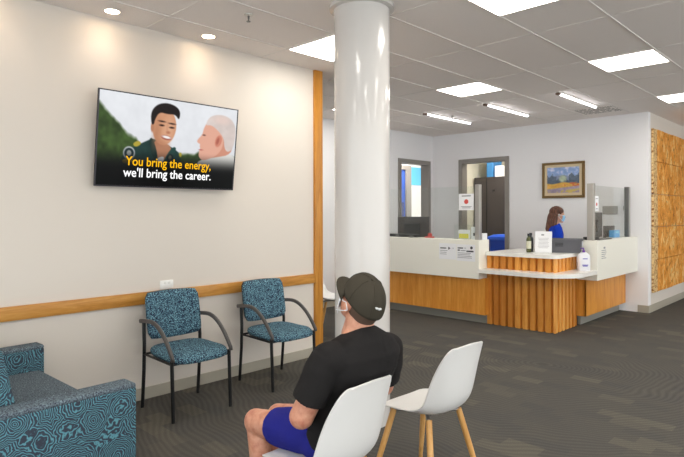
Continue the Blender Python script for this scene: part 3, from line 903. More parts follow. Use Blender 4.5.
bm = B(); box(bm, XI+0.01, LE+0.03, LF+0.20, LF+0.24, 0, 0.125); obj('kickboard', bm, M_kick, dk)
bm = B(); box(bm, RF-0.30, RF-0.26, RE+0.12, YB-0.014, 0, 0.125); obj('kickboard', bm, M_kick, dk)
# fluted corner unit
FY, FX = 6.76, -2.885       # front face, right face
def fluted(z0, z1):
    bm = B()
    path = []
    x = LE+0.01
    pitch = 0.106
    d = 0.045
    # saw-tooth: each batten stands proud on its left and falls back in a slanted face
    pts = []
    nf = int(round((FX-0.02-x)/pitch))
    pf = (FX-0.02-x)/nf
    for i in range(nf):
        a = x+i*pf
        pts += [(a, FY), (a+pf*0.62, FY-0.0), (a+pf*0.72, FY+d), (a+pf*0.97, FY+d)]
    pts += [(FX-0.02, FY), (FX, FY+0.02)]
    L_ = RE-FY-0.02; nr = 6; pr = L_/nr
    for i in range(nr):
        a = FY+0.02+i*pr
        pts += [(FX, a+0.001), (FX, a+pr*0.55), (FX-d, a+pr*0.65), (FX-d, a+pr*0.95)]
    pts += [(FX, RE), (LE+0.01, RE)]
    prism(bm, pts, z0, z1)
    return bm
obj('fluted_panel', fluted(0.0, 0.70), M_flute, dk)
obj('fluted_panel', fluted(0.752, 0.925), M_flute, dk)
def rcorner(x0, x1, y0, y1, r, n=10):
    """rectangle whose x1/y0 corner (towards the room) is rounded"""
    pts = [(x0, y1), (x0, y0)]
    for k in range(n+1):
        a = -PI/2+PI/2*k/n
        pts.append((x1-r+r*math.cos(a), y0+r+r*math.sin(a)))
    pts.append((x1, y1))
    return pts
bm = B(); prism(bm, rcorner(LE+0.001, RF, LF-0.02, RE-0.001, 0.42, 14), 0.70, 0.752); obj('lower_shelf', bm, M_solid, dk)
bm = B(); prism(bm, rcorner(LE+0.001, FX+0.03, FY-0.03, RE+0.24, 0.10), 0.925, 0.972); obj('counter_top', bm, M_solid, dk)
# staff side worktop
bm = B(); box(bm, XI+0.01, -3.2, LF+0.27, LF+0.95, 0.72, 0.75); box(bm, -3.3, RF-0.25, RE+0.25, YB-0.002, 0.72, 0.75); obj('worktop', bm, M_solid, dk)
for (x, y) in ((-6.0, 7.45), (-4.6, 7.45), (-3.4, 7.45), (-3.2, 8.9)):
    bm = B(); box(bm, x-0.02, x+0.02, y-0.02, y+0.02, 0, 0.72); obj('leg', bm, M_steel, dk)

# glass screens
def screen(name, x0, x1, y0, y1, posts, lb, zt):
    g = thing(name, ((x0+x1)/2, (y0+y1)/2, ZT), lb, 'glass screen', 'glass screens on the desk')
    bm = B()
    if abs(x1-x0) > abs(y1-y0): box(bm, x0, x1, y0-0.004, y0+0.004, ZT+0.002, zt)
    else: box(bm, x0-0.004, x0+0.004, y0, y1, ZT+0.002, zt)
    obj('glass_pane', bm, M_glass, g)
    for (px, py, wx, wy, m_) in posts:
        bm = B(); box(bm, px-wx, px+wx, py-wy, py+wy, ZT, zt+0.02, 0.003); obj('post', bm, m_, g)
LSY = LF+0.07
screen('glass_screen', XI+0.05, -3.912, LSY, LSY, [(-3.878, LSY, 0.033, 0.033, M_alu)], 'clear glass screen with silver end post on the left desk wing', 1.86)
RSX = RF-0.10
screen('glass_screen', RSX, RSX, RE+0.10, 8.95, [(RSX, RE+0.06, 0.040, 0.035, M_alu), (RSX, 8.93, 0.03, 0.02, M_alud), (RSX, 8.985, 0.03, 0.02, M_alu)], 'clear glass screen between two silver posts on the right desk wing', 1.86)

# ---- notices
def notice(name, P0, ax, ay, w, h, lb, marks, mat_=None, group=None):
    """P0 lower left, ax right, ay up; marks = (x, y, w, h, material) in fractions"""
    n_ = Vector(ax).cross(Vector(ay)).normalized()
    P0, ax, ay = Vector(P0), Vector(ax), Vector(ay)
    t_ = thing(name, P0+ax*w/2, lb, 'notice', group)
    MM = Matrix(((ax.x, ay.x, n_.x, 0), (ax.y, ay.y, n_.y, 0), (ax.z, ay.z, n_.z, 0), (0, 0, 0, 1)))
    bm = B(); tbox(w, h, 0.001, Matrix.Translation(P0+ax*w/2+ay*h/2+n_*0.0015) @ MM, bm); obj('sheet', bm, mat_ or M_paper, t_)
    by = {}
    for (x, y, ww, hh, m_, kind) in marks: by.setdefault((m_.name, kind), []).append((x, y, ww, hh, m_))
    for (mn, kind), lst in by.items():
        bm = B()
        for (x, y, ww, hh, m_) in lst:
            c = P0+ax*(w*(x+ww/2))+ay*(h*(y+hh/2))+n_*0.0024
            if kind == 'bar': tbox(w*ww, h*hh, 0.0006, Matrix.Translation(c) @ MM, bm)
            elif kind == 'disc':
                bmesh.ops.create_cone(bm, cap_ends=True, segments=20, radius1=w*ww/2, radius2=w*ww/2, depth=0.0006, matrix=Matrix.Translation(c) @ MM)
            elif kind == 'tri':
                bmesh.ops.create_cone(bm, cap_ends=True, segments=3, radius1=w*ww/2, radius2=w*ww/2, depth=0.0006, matrix=Matrix.Translation(c) @ MM @ Matrix.Rotation(-PI/2, 4, 'Z'))
        obj('printing', bm, lst[0][4], t_)
    return t_
def lines(x, y0, y1, w, n, m_=M_inkl):
    out = []
    for i in range(n):
        out.append((x, y0+(y1-y0)*i/max(1, n-1), w*random.uniform(0.7, 1.0), 0.035, m_, 'bar'))
    return out
AX, AZ = (1, 0, 0), (0, 0, 1)
notice('paper_notice', (-4.455, LF-0.0005, 0.855), AX, AZ, 0.275, 0.22, 'white landscape notice with arrowhead mark taped on the left desk panel',
       [(0.06, 0.66, 0.36, 0.07, M_ink, 'bar'), (0.50, 0.60, 0.18, 0.2, M_ink, 'tri'), (0.80, 0.68, 0.05, 0.06, M_inkl, 'bar')]+lines(0.06, 0.30, 0.52, 0.5, 3), group='notices taped on the left desk panel')
notice('paper_notice', (-4.172, LF-0.0005, 0.845), AX, AZ, 0.287, 0.225, 'white landscape notice with round emblem taped nearest the desk corner',
       [(0.06, 0.74, 0.30, 0.07, M_ink, 'bar'), (0.42, 0.76, 0.10, 0.04, M_inkl, 'bar'), (0.06, 0.60, 0.12, 0.08, M_ink, 'bar'), (0.22, 0.60, 0.28, 0.05, M_inkl, 'bar'), (0.54, 0.55, 0.38, 0.09, M_ink, 'bar'), (0.74, 0.74, 0.14, 0.14, M_ink, 'disc')]+lines(0.06, 0.18, 0.46, 0.8, 4), group='notices taped on the left desk panel')
notice('paper_notice', (-2.6212, 7.56, 0.83), (0, 1, 0), AZ, 0.26, 0.25, 'faint white notice taped on the right desk panel',
       [(0.40, 0.76, 0.25, 0.1, M_inkl, 'bar')]+lines(0.1, 0.25, 0.66, 0.7, 5), M_white_lam)
notice('glass_poster', (-4.175, LSY-0.006, 1.535), AX, AZ, 0.235, 0.225, 'square white poster with round red mark on the left glass screen',
       [(0.36, 0.38, 0.28, 0.28, M_red, 'disc'), (0.2, 0.84, 0.6, 0.05, M_ink, 'bar'), (0.15, 0.20, 0.7, 0.04, M_inkl, 'bar'), (0.22, 0.12, 0.56, 0.04, M_inkl, 'bar')])
notice('glass_poster', (RSX+0.006, 7.62, 1.52), (0, 1, 0), AZ, 0.13, 0.20, 'small pale poster with red mark on the right glass screen',
       [(0.30, 0.30, 0.35, 0.30, M_red, 'disc'), (0.2, 0.80, 0.6, 0.05, M_inkl, 'bar'), (0.2, 0.12, 0.6, 0.05, M_inkl, 'bar')])
# grey rectangles set on the back wall, seen through the right screen
M_grey_rect = mat('grey_flat', (150, 148, 142), 0.5)
bm = B(); box(bm, -3.12, -2.90, YB-0.02, YB-0.001, 1.47, 1.60, 0.003); tag(obj('grey_rect', bm, M_grey_rect), 'wider grey rectangle on the back wall seen through right glass screen', 'wall plate')
bm = B(); box(bm, -2.82, -2.72, YB-0.02, YB-0.001, 1.53, 1.60, 0.003); tag(obj('grey_rect', bm, M_grey_rect), 'smaller grey rectangle on the back wall seen through right glass screen', 'wall plate')

# ---- things on the desk
def monitor(x, y, w, h, rot, z, lb, stand=True):
    m_ = thing('computer_monitor', (x, y, 0.75), lb, 'monitor')
    R = Matrix.Translation((x, y, 0)) @ Matrix.Rotation(rot, 4, 'Z')
    bm = B(); tbox(w, 0.03, h, R @ Matrix.Translation((0, 0, z+h/2)), bm, 0.005); obj('screen_housing', bm, mat('monitor_back', (64, 60, 58), 0.35, 0.5), m_)
    bm = B(); tbox(w*0.5, 0.03, h*0.5, R @ Matrix.Translation((0, 0.0+0.03*(-1), z+h*0.45)), bm, 0.008); obj('rear_cover', bm, M_blackp, m_)
    bm = B(); tbox(0.05, 0.02, z+h*0.4-0.75, R @ Matrix.Translation((0, 0.0, (z+h*0.4+0.75)/2)), bm); tbox(0.24, 0.18, 0.012, R @ Matrix.Translation((0, 0, 0.757)), bm, 0.003); obj('stand', bm, M_blackp, m_)
    return m_
monitor(-5.31, 7.10, 0.60, 0.34, 0.0, 1.10, 'large black monitor behind the left glass screen')
monitor(-2.965, 8.40, 0.42, 0.36, 1.62, 1.14, 'grey monitor behind the right glass screen near its left post')
monitor(-2.93, 8.80, 0.26, 0.20, 1.35, 1.10, 'small dark screen behind the right glass screen, beside the blue box')
def small(name, bmf, m_, lb, cat, smooth=False):
    bm = B(); bmf(bm); return tag(obj(name, bm, m_, smooth=smooth), lb, cat)
# row on the left wing
p = thing('desk_phone', (-5.45, LF+0.15, ZT), 'low black desk phone on the left wing ledge in front of the monitor', 'phone')
bm = B(); tbox(0.62, 0.10, 0.045, Matrix.Translation((-5.25, LF+0.17, ZT+0.0225)), bm, 0.008); obj('body', bm, M_blackp, p)
bm = B(); tbox(0.06, 0.006, 0.014, Matrix.Translation((-5.30, LF+0.118, ZT+0.026)), bm); obj('badge', bm, M_steel, p)
small('black_box', lambda bm: box(bm, -5.95, -5.80, LF+0.10, LF+0.2, ZT, ZT+0.055, 0.005), M_blackp, 'small black box on the desk ledge, next to the column edge', 'box')
small('computer_mouse', lambda bm: ell(bm, (-4.98, LF+0.03, ZT+0.014), (0.06, 0.03, 0.014)), M_alud, 'small silver mouse on the left desk ledge beside the phone', 'mouse', True)
def tape(bm):
    lathe(bm, [(0.014, -0.012), (0.03, -0.012), (0.03, 0.012), (0.014, 0.012)], (0, 0, 0), 20, Matrix.Translation((-4.72, LF+0.15, ZT+0.04)) @ Matrix.Rotation(PI/2, 4, 'X'))
p = thing('tape_dispenser', (-4.72, LF+0.15, ZT), 'small red tape dispenser on the left desk ledge', 'tape dispenser')
bm = B(); tape(bm); obj('roll', bm, M_red, p, smooth=True)
bm = B(); box(bm, -4.79, -4.66, LF+0.12, LF+0.18, ZT, ZT+0.02, 0.003); obj('base', bm, M_red, p)
# leaflets holder
p = thing('leaflet_holder', (-4.17, LF+0.16, ZT), 'clear holder with white and yellow leaflets beside the screen post', 'leaflet holder')
bm = B(); box(bm, -4.32, -4.03, LF+0.17, LF+0.174, ZT, ZT+0.20); box(bm, -4.32, -4.03, LF+0.12, LF+0.174, ZT, ZT+0.006); obj('holder', bm, M_glass, p)
bm = B(); box(bm, -4.22, -4.04, LF+0.122, LF+0.135, ZT+0.006, ZT+0.13); obj('leaflets', bm, M_paper, p)
bm = B(); box(bm, -4.21, -4.06, LF+0.120, LF+0.1215, ZT+0.012, ZT+0.075); obj('leaflet_print', bm, M_yellow, p)
p = thing('card_box', (-3.98, LF+0.16, ZT), 'small white box with dark dot between leaflets and screen post', 'box')
bm = B(); box(bm, -4.02, -3.925, LF+0.12, LF+0.22, ZT, ZT+0.17, 0.004); obj('carton', bm, M_paper, p)
bm = B(); box(bm, -3.985, -3.96, LF+0.1185, LF+0.12, ZT+0.05, ZT+0.09); obj('printing', bm, M_ink, p)
p = thing('glove_box', (-3.885, LF+0.2, ZT), 'small white carton right of the silver screen post', 'box')
bm = B(); box(bm, -3.90, -3.84, LF+0.12, LF+0.24, ZT, ZT+0.085, 0.004); obj('carton', bm, M_paper, p)

# on the centre counter
ZC = 0.972
def bottle(x, y, lb, m_, hh=0.25, r=0.032):
    p = thing('bottle', (x, y, ZC), lb, 'bottle', 'bottles on the centre counter')
    bm = B(); lathe(bm, [(r*0.9, 0), (r, 0.006), (r, hh*0.68), (r*0.85, hh*0.76), (r*0.42, hh*0.82), (r*0.42, hh*0.90)], (x, y, ZC), 20); obj('body', bm, m_, p, smooth=True)
    bm = B(); lathe(bm, [(r*0.55, hh*0.88), (r*0.55, hh)], (x, y, ZC), 16); obj('cap', bm, M_blackp, p, smooth=True)
    return p
b1 = bottle(-3.35, 7.02, 'olive green bottle with pale label on the counter, front one', M_glassb)
bm = B(); lathe(bm, [(0.0326, 0.05), (0.0326, 0.15)], (-3.35, 7.02, ZC), 20); obj('bottle_label', bm, mat('label_cream', (206, 204, 180), 0.6), b1, smooth=True)
bottle(-3.38, 7.14, 'dark bottle standing behind the olive green one', M_blackp, 0.255, 0.034)
# standing A4 sign
p = thing('sign_holder', (-3.19, 7.10, ZC), 'white standing notice in a holder between bottle and grey crate', 'sign')
SM = Matrix.Translation((-3.185, 7.10, ZC+0.14)) @ Matrix.Rotation(math.radians(18), 4, 'Z') @ Matrix.Rotation(math.radians(-9), 4, 'X')
bm = B(); tbox(0.21, 0.004, 0.28, SM, bm); obj('sheet', bm, M_paper, p)
bm = B(); tbox(0.215, 0.09, 0.004, Matrix.Translation((-3.18, 7.12, ZC+0.003)) @ Matrix.Rotation(math.radians(18), 4, 'Z'), bm); obj('base', bm, M_glass, p)
bm = B()
for k in range(8): tbox(0.13*random.uniform(0.8, 1.1), 0.0008, 0.004, SM @ Matrix.Translation((0, -0.0026, 0.05-k*0.018)), bm)
tbox(0.035, 0.0008, 0.02, SM @ Matrix.Translation((-0.01, -0.0026, 0.095)), bm)
obj('printing', bm, M_inkl, p)
# grey crate
p = thing('storage_crate', (-2.99, 7.36, ZC), 'grey plastic crate on the counter in front of the woman', 'crate')
CM = Matrix.Translation((-3.005, 7.37, ZC)) @ Matrix.Rotation(math.radians(16), 4, 'Z')
def crate(bm):
    def rect(w, d, z): return [CM @ Vector((sx*w/2, sy*d/2, z)) for sx, sy in ((-1, -1), (1, -1), (1, 1), (-1, 1))]
    rings(bm, [rect(0.38, 0.26, 0.0), rect(0.42, 0.30, 0.165), rect(0.45, 0.33, 0.165), rect(0.45, 0.33, 0.18), rect(0.42, 0.30, 0.18), rect(0.375, 0.255, 0.012)])
bm = B(); crate(bm); obj('body', bm, M_traygrey, p)
bm = B()
for k in range(3): tbox(0.10, 0.004, 0.008, CM @ Matrix.Translation((-0.06, -0.147, 0.09+k*0.018)), bm)
obj('grip_slots', bm, M_blackp, p)
bm = B(); tbox(0.012, 0.05, 0.06, CM @ Matrix.Translation((0.214, -0.05, 0.12)), bm); obj('tag_card', bm, M_paper, p)
# sanitiser on the lower shelf
p = thing('sanitiser_bottle', (-2.86, 7.33, 0.752), 'white pump bottle with purple print on the lower shelf', 'bottle')
sx_, sy_ = -2.74, 7.30
p.location = (sx_, sy_, 0.752)
bm = B(); rs = []
for sc, z in ((0.92, 0), (1, 0.01), (1, 0.18), (0.85, 0.21), (0.4, 0.235)):
    rs.append(ring((sx_, sy_, 0.752+z), Vector((0.07, 0.055, 0))*sc*0.85, Vector((-0.03, 0.038, 0))*sc, 20, 3.0))
rings(bm, rs); obj('body', bm, mat('clear_white_plastic', (226, 226, 232), 0.3), p, smooth=True)
bm = B(); lathe(bm, [(0.018, 0.235), (0.018, 0.26), (0.008, 0.262), (0.008, 0.285)], (sx_, sy_, 0.752), 14); tube(bm, [(sx_, sy_, 0.752+0.288), (sx_-0.035, sy_-0.02, 0.752+0.285)], 0.008, 8); obj('pump', bm, M_purple, p, smooth=True)
nrm_ = Vector((0.66, -0.75, 0)); rt_ = Vector((0.75, 0.66, 0))
bm = B()
BM_ = Matrix(((rt_.x, 0, nrm_.x, 0), (rt_.y, 0, nrm_.y, 0), (0, 1, 0, 0), (0, 0, 0, 1)))
for z, w in ((0.155, 0.06), (0.075, 0.075), (0.062, 0.06)): tbox(w, 0.010, 0.002, Matrix.Translation(Vector((sx_, sy_, 0.752+z))+nrm_*0.050) @ BM_, bm)
obj('printing', bm, M_inkb, p)
# on the right wing ledge
p = thing('keyboard', (-2.75, 7.75, ZT), 'flat dark keyboard lying on the right wing ledge', 'keyboard')
bm = B(); box(bm, -2.70, -2.63, 7.56, 8.02, ZT, ZT+0.016, 0.004); obj('body', bm, M_alud, p)
bm = B(); box(bm, -2.84, -2.74, 7.54, 7.86, ZT, ZT+0.04, 0.006); obj('phone_rest', bm, M_blackp, p)
p = thing('tissue_box', (-2.80, 8.65, ZT), 'bright blue box behind the right glass screen', 'box')
bm = B(); box(bm, -2.84, -2.765, 8.54, 8.76, ZT, ZT+0.105, 0.004); obj('carton', bm, M_bluebox, p)
bm = B(); box(bm, -2.765, -2.7635, 8.59, 8.71, ZT+0.06, ZT+0.09); obj('carton_print', bm, mat('pale_cyan', (120, 205, 240)), p)

# ---- objects in the store room
p = thing('locker', (-5.9, 11.3, 0), 'tall dark locker in the room behind the right doorway', 'locker')
bm = B(); box(bm, -6.50, -5.56, 10.95, 11.55, 0, 2.28, 0.01); obj('body', bm, M_locker, p)
bm = B(); box(bm, -6.20, -6.185, 10.944, 10.95, 0.02, 2.26); obj('door_gap', bm, M_black, p)
bm = B(); lathe(bm, [(0.02, -0.01), (0.02, 0.02)], (0, 0, 0), 12, Matrix.Translation((-6.02, 10.935, 1.98)) @ Matrix.Rotation(PI/2, 4, 'X')); obj('lock', bm, M_blackp, p, smooth=True)
small('blue_carton', lambda bm: box(bm, -6.22, -6.07, 11.0, 11.4, 2.281, 2.72, 0.004), mat('blue_carton_print', (70, 140, 200), 0.5), 'blue carton standing on top of the dark locker', 'box')
small('white_carton', lambda bm: box(bm, -6.02, -5.85, 11.0, 11.4, 2.281, 2.52, 0.004), M_paper, 'white carton on top of the dark locker, right of the blue one', 'box')
p = thing('recycling_bin', (-5.2, 10.2, 0), 'blue bin with rim standing in the room behind the right doorway', 'bin')
bx, by_ = -5.30, 10.25
def rr(w, z): return ring((bx, by_, z), (w, 0, 0), (0, w, 0), 24, 5)
bm = B(); rings(bm, [rr(0.22, 0), rr(0.27, 0.95)]); obj('body', bm, M_bluebin, p)
bm = B(); rings(bm, [rr(0.29, 0.95), rr(0.30, 0.97), rr(0.29, 1.02), rr(0.20, 1.06)]); obj('lid', bm, mat('blue_lid', (30, 90, 215), 0.4), p)
p.location = (bx, by_, 0)
for c in p.children: pass
small('steel_bin', lambda bm: lathe(bm, [(0.09, 0), (0.10, 0.86), (0.085, 0.88), (0.001, 0.90)], (-4.98, 9.75, 0), 20), M_steel, 'narrow steel bin in the right doorway by the frame', 'bin', True)

# ---- picture on the back wall
pf = thing('framed_painting', (-3.75, YB, 1.76), 'framed landscape painting in a brown and gold frame on the back wall', 'painting')
px0, px1, pz0, pz1 = -4.09, -3.39, 1.74, 2.33
bm = B()
fw = 0.04
for a in ((px0, px1, pz0, pz0+fw), (px0, px1, pz1-fw, pz1), (px0, px0+fw, pz0+fw, pz1-fw), (px1-fw, px1, pz0+fw, pz1-fw)):
    box(bm, a[0], a[1], YB-0.035, YB-0.001, a[2], a[3], 0.004)
obj('frame', bm, mat('gilt_brown', (120, 92, 48), 0.4, metal=0.2), pf)
bm = B(); box(bm, px0+fw, px1-fw, YB-0.02, YB-0.002, pz0+fw, pz1-fw); obj('mat_board', bm, mat('mat_board', (216, 196, 160), 0.7), pf)
def landscape(W=90, H=72):
    s, t_ = np.meshgrid(np.linspace(0, 1, W), np.linspace(0, 1, H)); rng = np.random.RandomState(5)
    nz = np.zeros((H, W))
    for k in (5, 11, 22):
        g = rng.rand(k+2, k+2); yi = t_*k; xi = s*k; y0 = yi.astype(int); x0 = xi.astype(int); fy = yi-y0; fx = xi-x0
        nz += (g[y0, x0]*(1-fy)*(1-fx)+g[y0+1, x0]*fy*(1-fx)+g[y0, x0+1]*(1-fy)*fx+g[y0+1, x0+1]*fy*fx)/3
    img = np.zeros((H, W, 3)); c_ = lambda *c: np.array(c)/255.0
    img[:] = c_(150, 176, 222)
    def put(m, c): 
        nonlocal img
        m = np.clip(m, 0, 1)[..., None]; img = img*(1-m)+c*m
    put((nz-0.5)*6, c_(206, 206, 226))
    put((t_-(0.25+0.18*np.abs(s-0.45)+nz*0.06))*25, c_(136, 146, 178))
    put((t_-(0.46+0.05*np.sin(s*30)-nz*0.35*((s < 0.3) | (s > 0.68))))*20, c_(92, 106, 124))
    put((0.17-np.hypot((s-0.5)*1.1, t_-0.45))*16*(nz+0.3), c_(176, 190, 164))
    put((t_-0.60-0.03*np.sin(s*9))*25, c_(226, 176, 84))
    put((t_-0.58)*20*(s > 0.55)*(nz > 0.48)*(t_ < 0.76), c_(206, 106, 60))
    put((t_-0.77+0.12*(s-0.5))*20, c_(168, 152, 172))
    put((t_-0.90+0.1*(s-0.2))*20*(nz > 0.5), c_(196, 174, 92))
    img += (nz[..., None]-0.5)*0.25
    return img
picture_mesh('canvas', landscape(), lambda s, t_: Vector((px0+0.085+s*(px1-px0-0.17), YB-0.0215, pz1-0.085-t_*(pz1-pz0-0.17))), picture_mat('canvas_paint', 0, 0.6), pf)

# ---- bark wall
ba = thing('bark_wall_panel', (XR, 10.8, 0.28), 'tall textured orange and brown bark panel on the right wall', 'wall art')
z0, z1 = 0.285, 2.77
ys = [9.245, 9.45, 9.80, 10.30, 10.86, 11.3, 11.8, 12.4, 13.0]
rows = 5
for i in range(len(ys)-1):
    for j in range(rows):
        za = z0+(z1-z0)*j/rows; zb = z0+(z1-z0)*(j+1)/rows
        bm = B()
        box(bm, XR+0.001, XR+0.03+random.uniform(0, 0.012), ys[i]+0.003, ys[i+1]-0.003, za+0.003, zb-0.003, 0.006)
        obj('bark_sheet', bm, M_barkd if i in (0,) else M_bark, ba)

# ------------------------------------------------------------------ people
def T(o, pt, yaw, base):   # local (forward, left, up) -> world
    return None
def frame3(origin, fwd, pitch=0.0):
    f = Vector(fwd).normalized(); up = Vector((0, 0, 1)); l = up.cross(f).normalized()
    M = Matrix(((f.x, l.x, 0, origin[0]), (f.y, l.y, 0, origin[1]), (f.z, l.z, 1, origin[2]), (0, 0, 0, 1)))
    return M @ Matrix.Rotation(-pitch, 4, 'Y')   # positive pitch lifts the face
def xell(bm, M, c, r, rot=None):
    MM = M @ Matrix.Translation(c)
    if rot is not None: MM = MM @ rot
    bmesh.ops.create_uvsphere(bm, u_segments=28, v_segments=16, radius=1, matrix=MM @ Matrix.Diagonal((r[0], r[1], r[2], 1)))
def xcap(bm, M, a, b, r0, r1, n=18): cap_(bm, M @ Vector(a), M @ Vector(b), r0, r1, n)
def loft(bm, M, rs, n=28, p=2.3):
    out = []
    for (f, l, z, a, b, tilt_) in rs:
        u = Vector((math.cos(tilt_), 0, math.sin(tilt_)))*a; v = Vector((0, b, 0))
        out.append([M @ q for q in ring((f, l, z), u, v, n, p)])
    rings(bm, out)

def head_shapes(bm, M):
    xell(bm, M, (-0.012, 0, 0.030), (0.097, 0.077, 0.088))
    xell(bm, M, (0.035, 0, -0.030), (0.058, 0.060, 0.080))
    xell(bm, M, (0.045, 0, -0.078), (0.042, 0.042, 0.034))
    xell(bm, M, (0.072, 0, -0.098), (0.020, 0.022, 0.016))
    xell(bm, M, (0.075, 0, 0.022), (0.018, 0.050, 0.014))          # brow
    xcap(bm, M, (0.088, 0, 0.012), (0.112, 0, -0.022), 0.008, 0.012)  # nose
    xell(bm, M, (0.100, 0.010, -0.028), (0.009, 0.008, 0.007)); xell(bm, M, (0.100, -0.010, -0.028), (0.009, 0.008, 0.007))
    xell(bm, M, (0.088, 0, -0.056), (0.010, 0.024, 0.006)); xell(bm, M, (0.086, 0, -0.066), (0.010, 0.020, 0.006))  # lips
    xell(bm, M, (0.060, 0.040, -0.015), (0.022, 0.020, 0.020)); xell(bm, M, (0.060, -0.040, -0.015), (0.022, 0.020, 0.020))
    for s in (-1, 1):
        R_ = Matrix.Rotation(s*0.35, 4, 'Z')
        xell(bm, M, (-0.008, 0.083*s, -0.008), (0.019, 0.007, 0.032), R_)
        xell(bm, M, (-0.006, 0.080*s, -0.034), (0.011, 0.007, 0.012), R_)
    xcap(bm, M, (-0.030, 0, -0.045), (-0.045, 0, -0.15), 0.058, 0.060)

def eyes(M, parent, iris=(70, 50, 36)):
    for s in (-1, 1):
        bm = B(); xell(bm, M, (0.080, 0.031*s, 0.004), (0.012, 0.013, 0.008)); e = obj('eye', bm, mat('eye_white', (236, 232, 228), 0.2), parent, smooth='all')
        bm = B(); xell(bm, M, (0.0895, 0.031*s, 0.004), (0.004, 0.005, 0.005)); obj('iris', bm, mat('iris', iris, 0.2), e, smooth='all')

def hand(bm, M, wrist, dirv, nrmv, thumb_side, curl=0.5, r=0.0088):
    """wrist point, pointing direction, palm-down normal (back of the hand), all local"""
    w = Vector(wrist); d = Vector(dirv).normalized(); n_ = Vector(nrmv); n_ = (n_-d*n_.dot(d)).normalized(); s = n_.cross(d).normalized()*thumb_side
    def P(a, b, c): return M @ (w+d*a+s*b+n_*c)
    # palm slab from overlapping capsules
    for k, off in enumerate((0.030, 0.010, -0.010, -0.030)):
        cap_(bm, P(0.0, off*0.6, 0), P(0.085-abs(off-0.006)*0.15, off, 0), 0.016, 0.0125, 12)
    Ls = [0.070, 0.080, 0.074, 0.058]
    for (off, L_) in zip((0.031, 0.010, -0.011, -0.031), Ls):
        p = Vector((0.088-abs(off-0.006)*0.12, off, 0.0)); ang = 0.15
        segs = (0.45, 0.30, 0.25)
        rr_ = r
        for sgm in segs:
            ang += curl*0.55
            q = p+Vector((math.cos(ang), 0.06*math.copysign(1, off), -math.sin(ang)))*L_*sgm
            cap_(bm, P(*p), P(*q), rr_, rr_*0.92, 10); p = q; rr_ *= 0.92
    p = Vector((0.020, 0.030, -0.006))
    for (dx, dy, dz, rr_) in ((0.030, 0.028, -0.006, 0.0115), (0.026, 0.012, -0.010, 0.0100), (0.020, 0.002, -0.008, 0.0090)):
        q = p+Vector((dx, dy, dz)); cap_(bm, P(*p), P(*q), rr_, rr_*0.93, 10); p = q

# ---- seated man
man = thing('person', (-1.73, 1.745, 0), 'man in black t-shirt, blue shorts and dark cap, sitting facing the television', 'person')
MO = frame3((-1.73, 1.745, -0.005), (-1, 0, 0))
HM = frame3((0, 0, 0), (-1, 0.14, 0), 0.56) @ Matrix.Diagonal((0.96, 0.96, 0.96, 1)); 
hc = MO @ Vector((-0.136, -0.012, 1.120)); HM = Matrix.Translation(hc) @ HM
LH = [(0.015, -0.10, 0.56), (0.46, -0.12, 0.505)]   # right leg: local left = +, so right = -
bm = B()
head_shapes(bm, HM)
loft(bm, MO, [(-0.13, 0, 1.02, 0.05, 0.055, 0), (-0.138, 0, 0.975, 0.062, 0.09, 0), (-0.145, 0, 0.94, 0.078, 0.15, 0), (-0.15, 0, 0.87, 0.09, 0.16, 0), (-0.10, 0, 0.76, 0.085, 0.145, 0), (-0.05, 0, 0.64, 0.09, 0.145, 0), (-0.01, 0, 0.54, 0.11, 0.16, 0), (0.0, 0, 0.50, 0.08, 0.13, 0)])
xcap(bm, MO, (-0.135, 0, 0.95), (-0.135, -0.008, 1.05), 0.064, 0.062)
legs = {1: ((-0.01, 0.09, 0.545), (0.430, 0.110, 0.500), (0.380, 0.115, 0.10)), -1: ((-0.01, -0.09, 0.545), (0.43, -0.03, 0.49), (0.50, -0.02, 0.10))}
for s, (h_, k_, a_) in legs.items():
    xcap(bm, MO, h_, k_, 0.085, 0.060); xell(bm, MO, (k_[0]+0.005, k_[1], k_[2]+0.002), (0.060, 0.056, 0.058))
    xcap(bm, MO, k_, a_, 0.052, 0.036)
    mid = tuple(k_[i]*0.68+a_[i]*0.32 for i in range(3)); xell(bm, MO, (mid[0]-0.022, mid[1], mid[2]), (0.046, 0.048, 0.10))
    xcap(bm, MO, (a_[0]-0.02, a_[1], 0.06), (a_[0]+0.15, a_[1]+0.01*s, 0.040), 0.036, 0.026)
arms = {1: ((-0.14, 0.200, 0.920), (-0.065, 0.262, 0.690), (0.075, 0.085, 0.648)), -1: ((-0.14, -0.200, 0.905), (-0.06, -0.250, 0.700), (0.065, -0.06, 0.645))}
for s, (sh, el_, wr) in arms.items():
    xcap(bm, MO, (sh[0], sh[1]*0.93, sh[2]-0.01), el_, 0.052, 0.050); xell(bm, MO, el_, (0.052, 0.049, 0.050)); 
    e2 = tuple(el_[i]*0.75+wr[i]*0.25 for i in range(3)); xcap(bm, MO, el_, e2, 0.046, 0.046); xcap(bm, MO, e2, wr, 0.046, 0.028)
    d = Vector(wr)-Vector(el_); hd = Vector((d.x, d.y*0.75, -0.02))
    hand(bm, MO, wr, hd, (0, 0, 1), -s, 0.55)
bm = remesh(bm, 0.0055, 5)
body = obj('body', bm, M_skin, man, smooth='all')
eyes(HM, man)
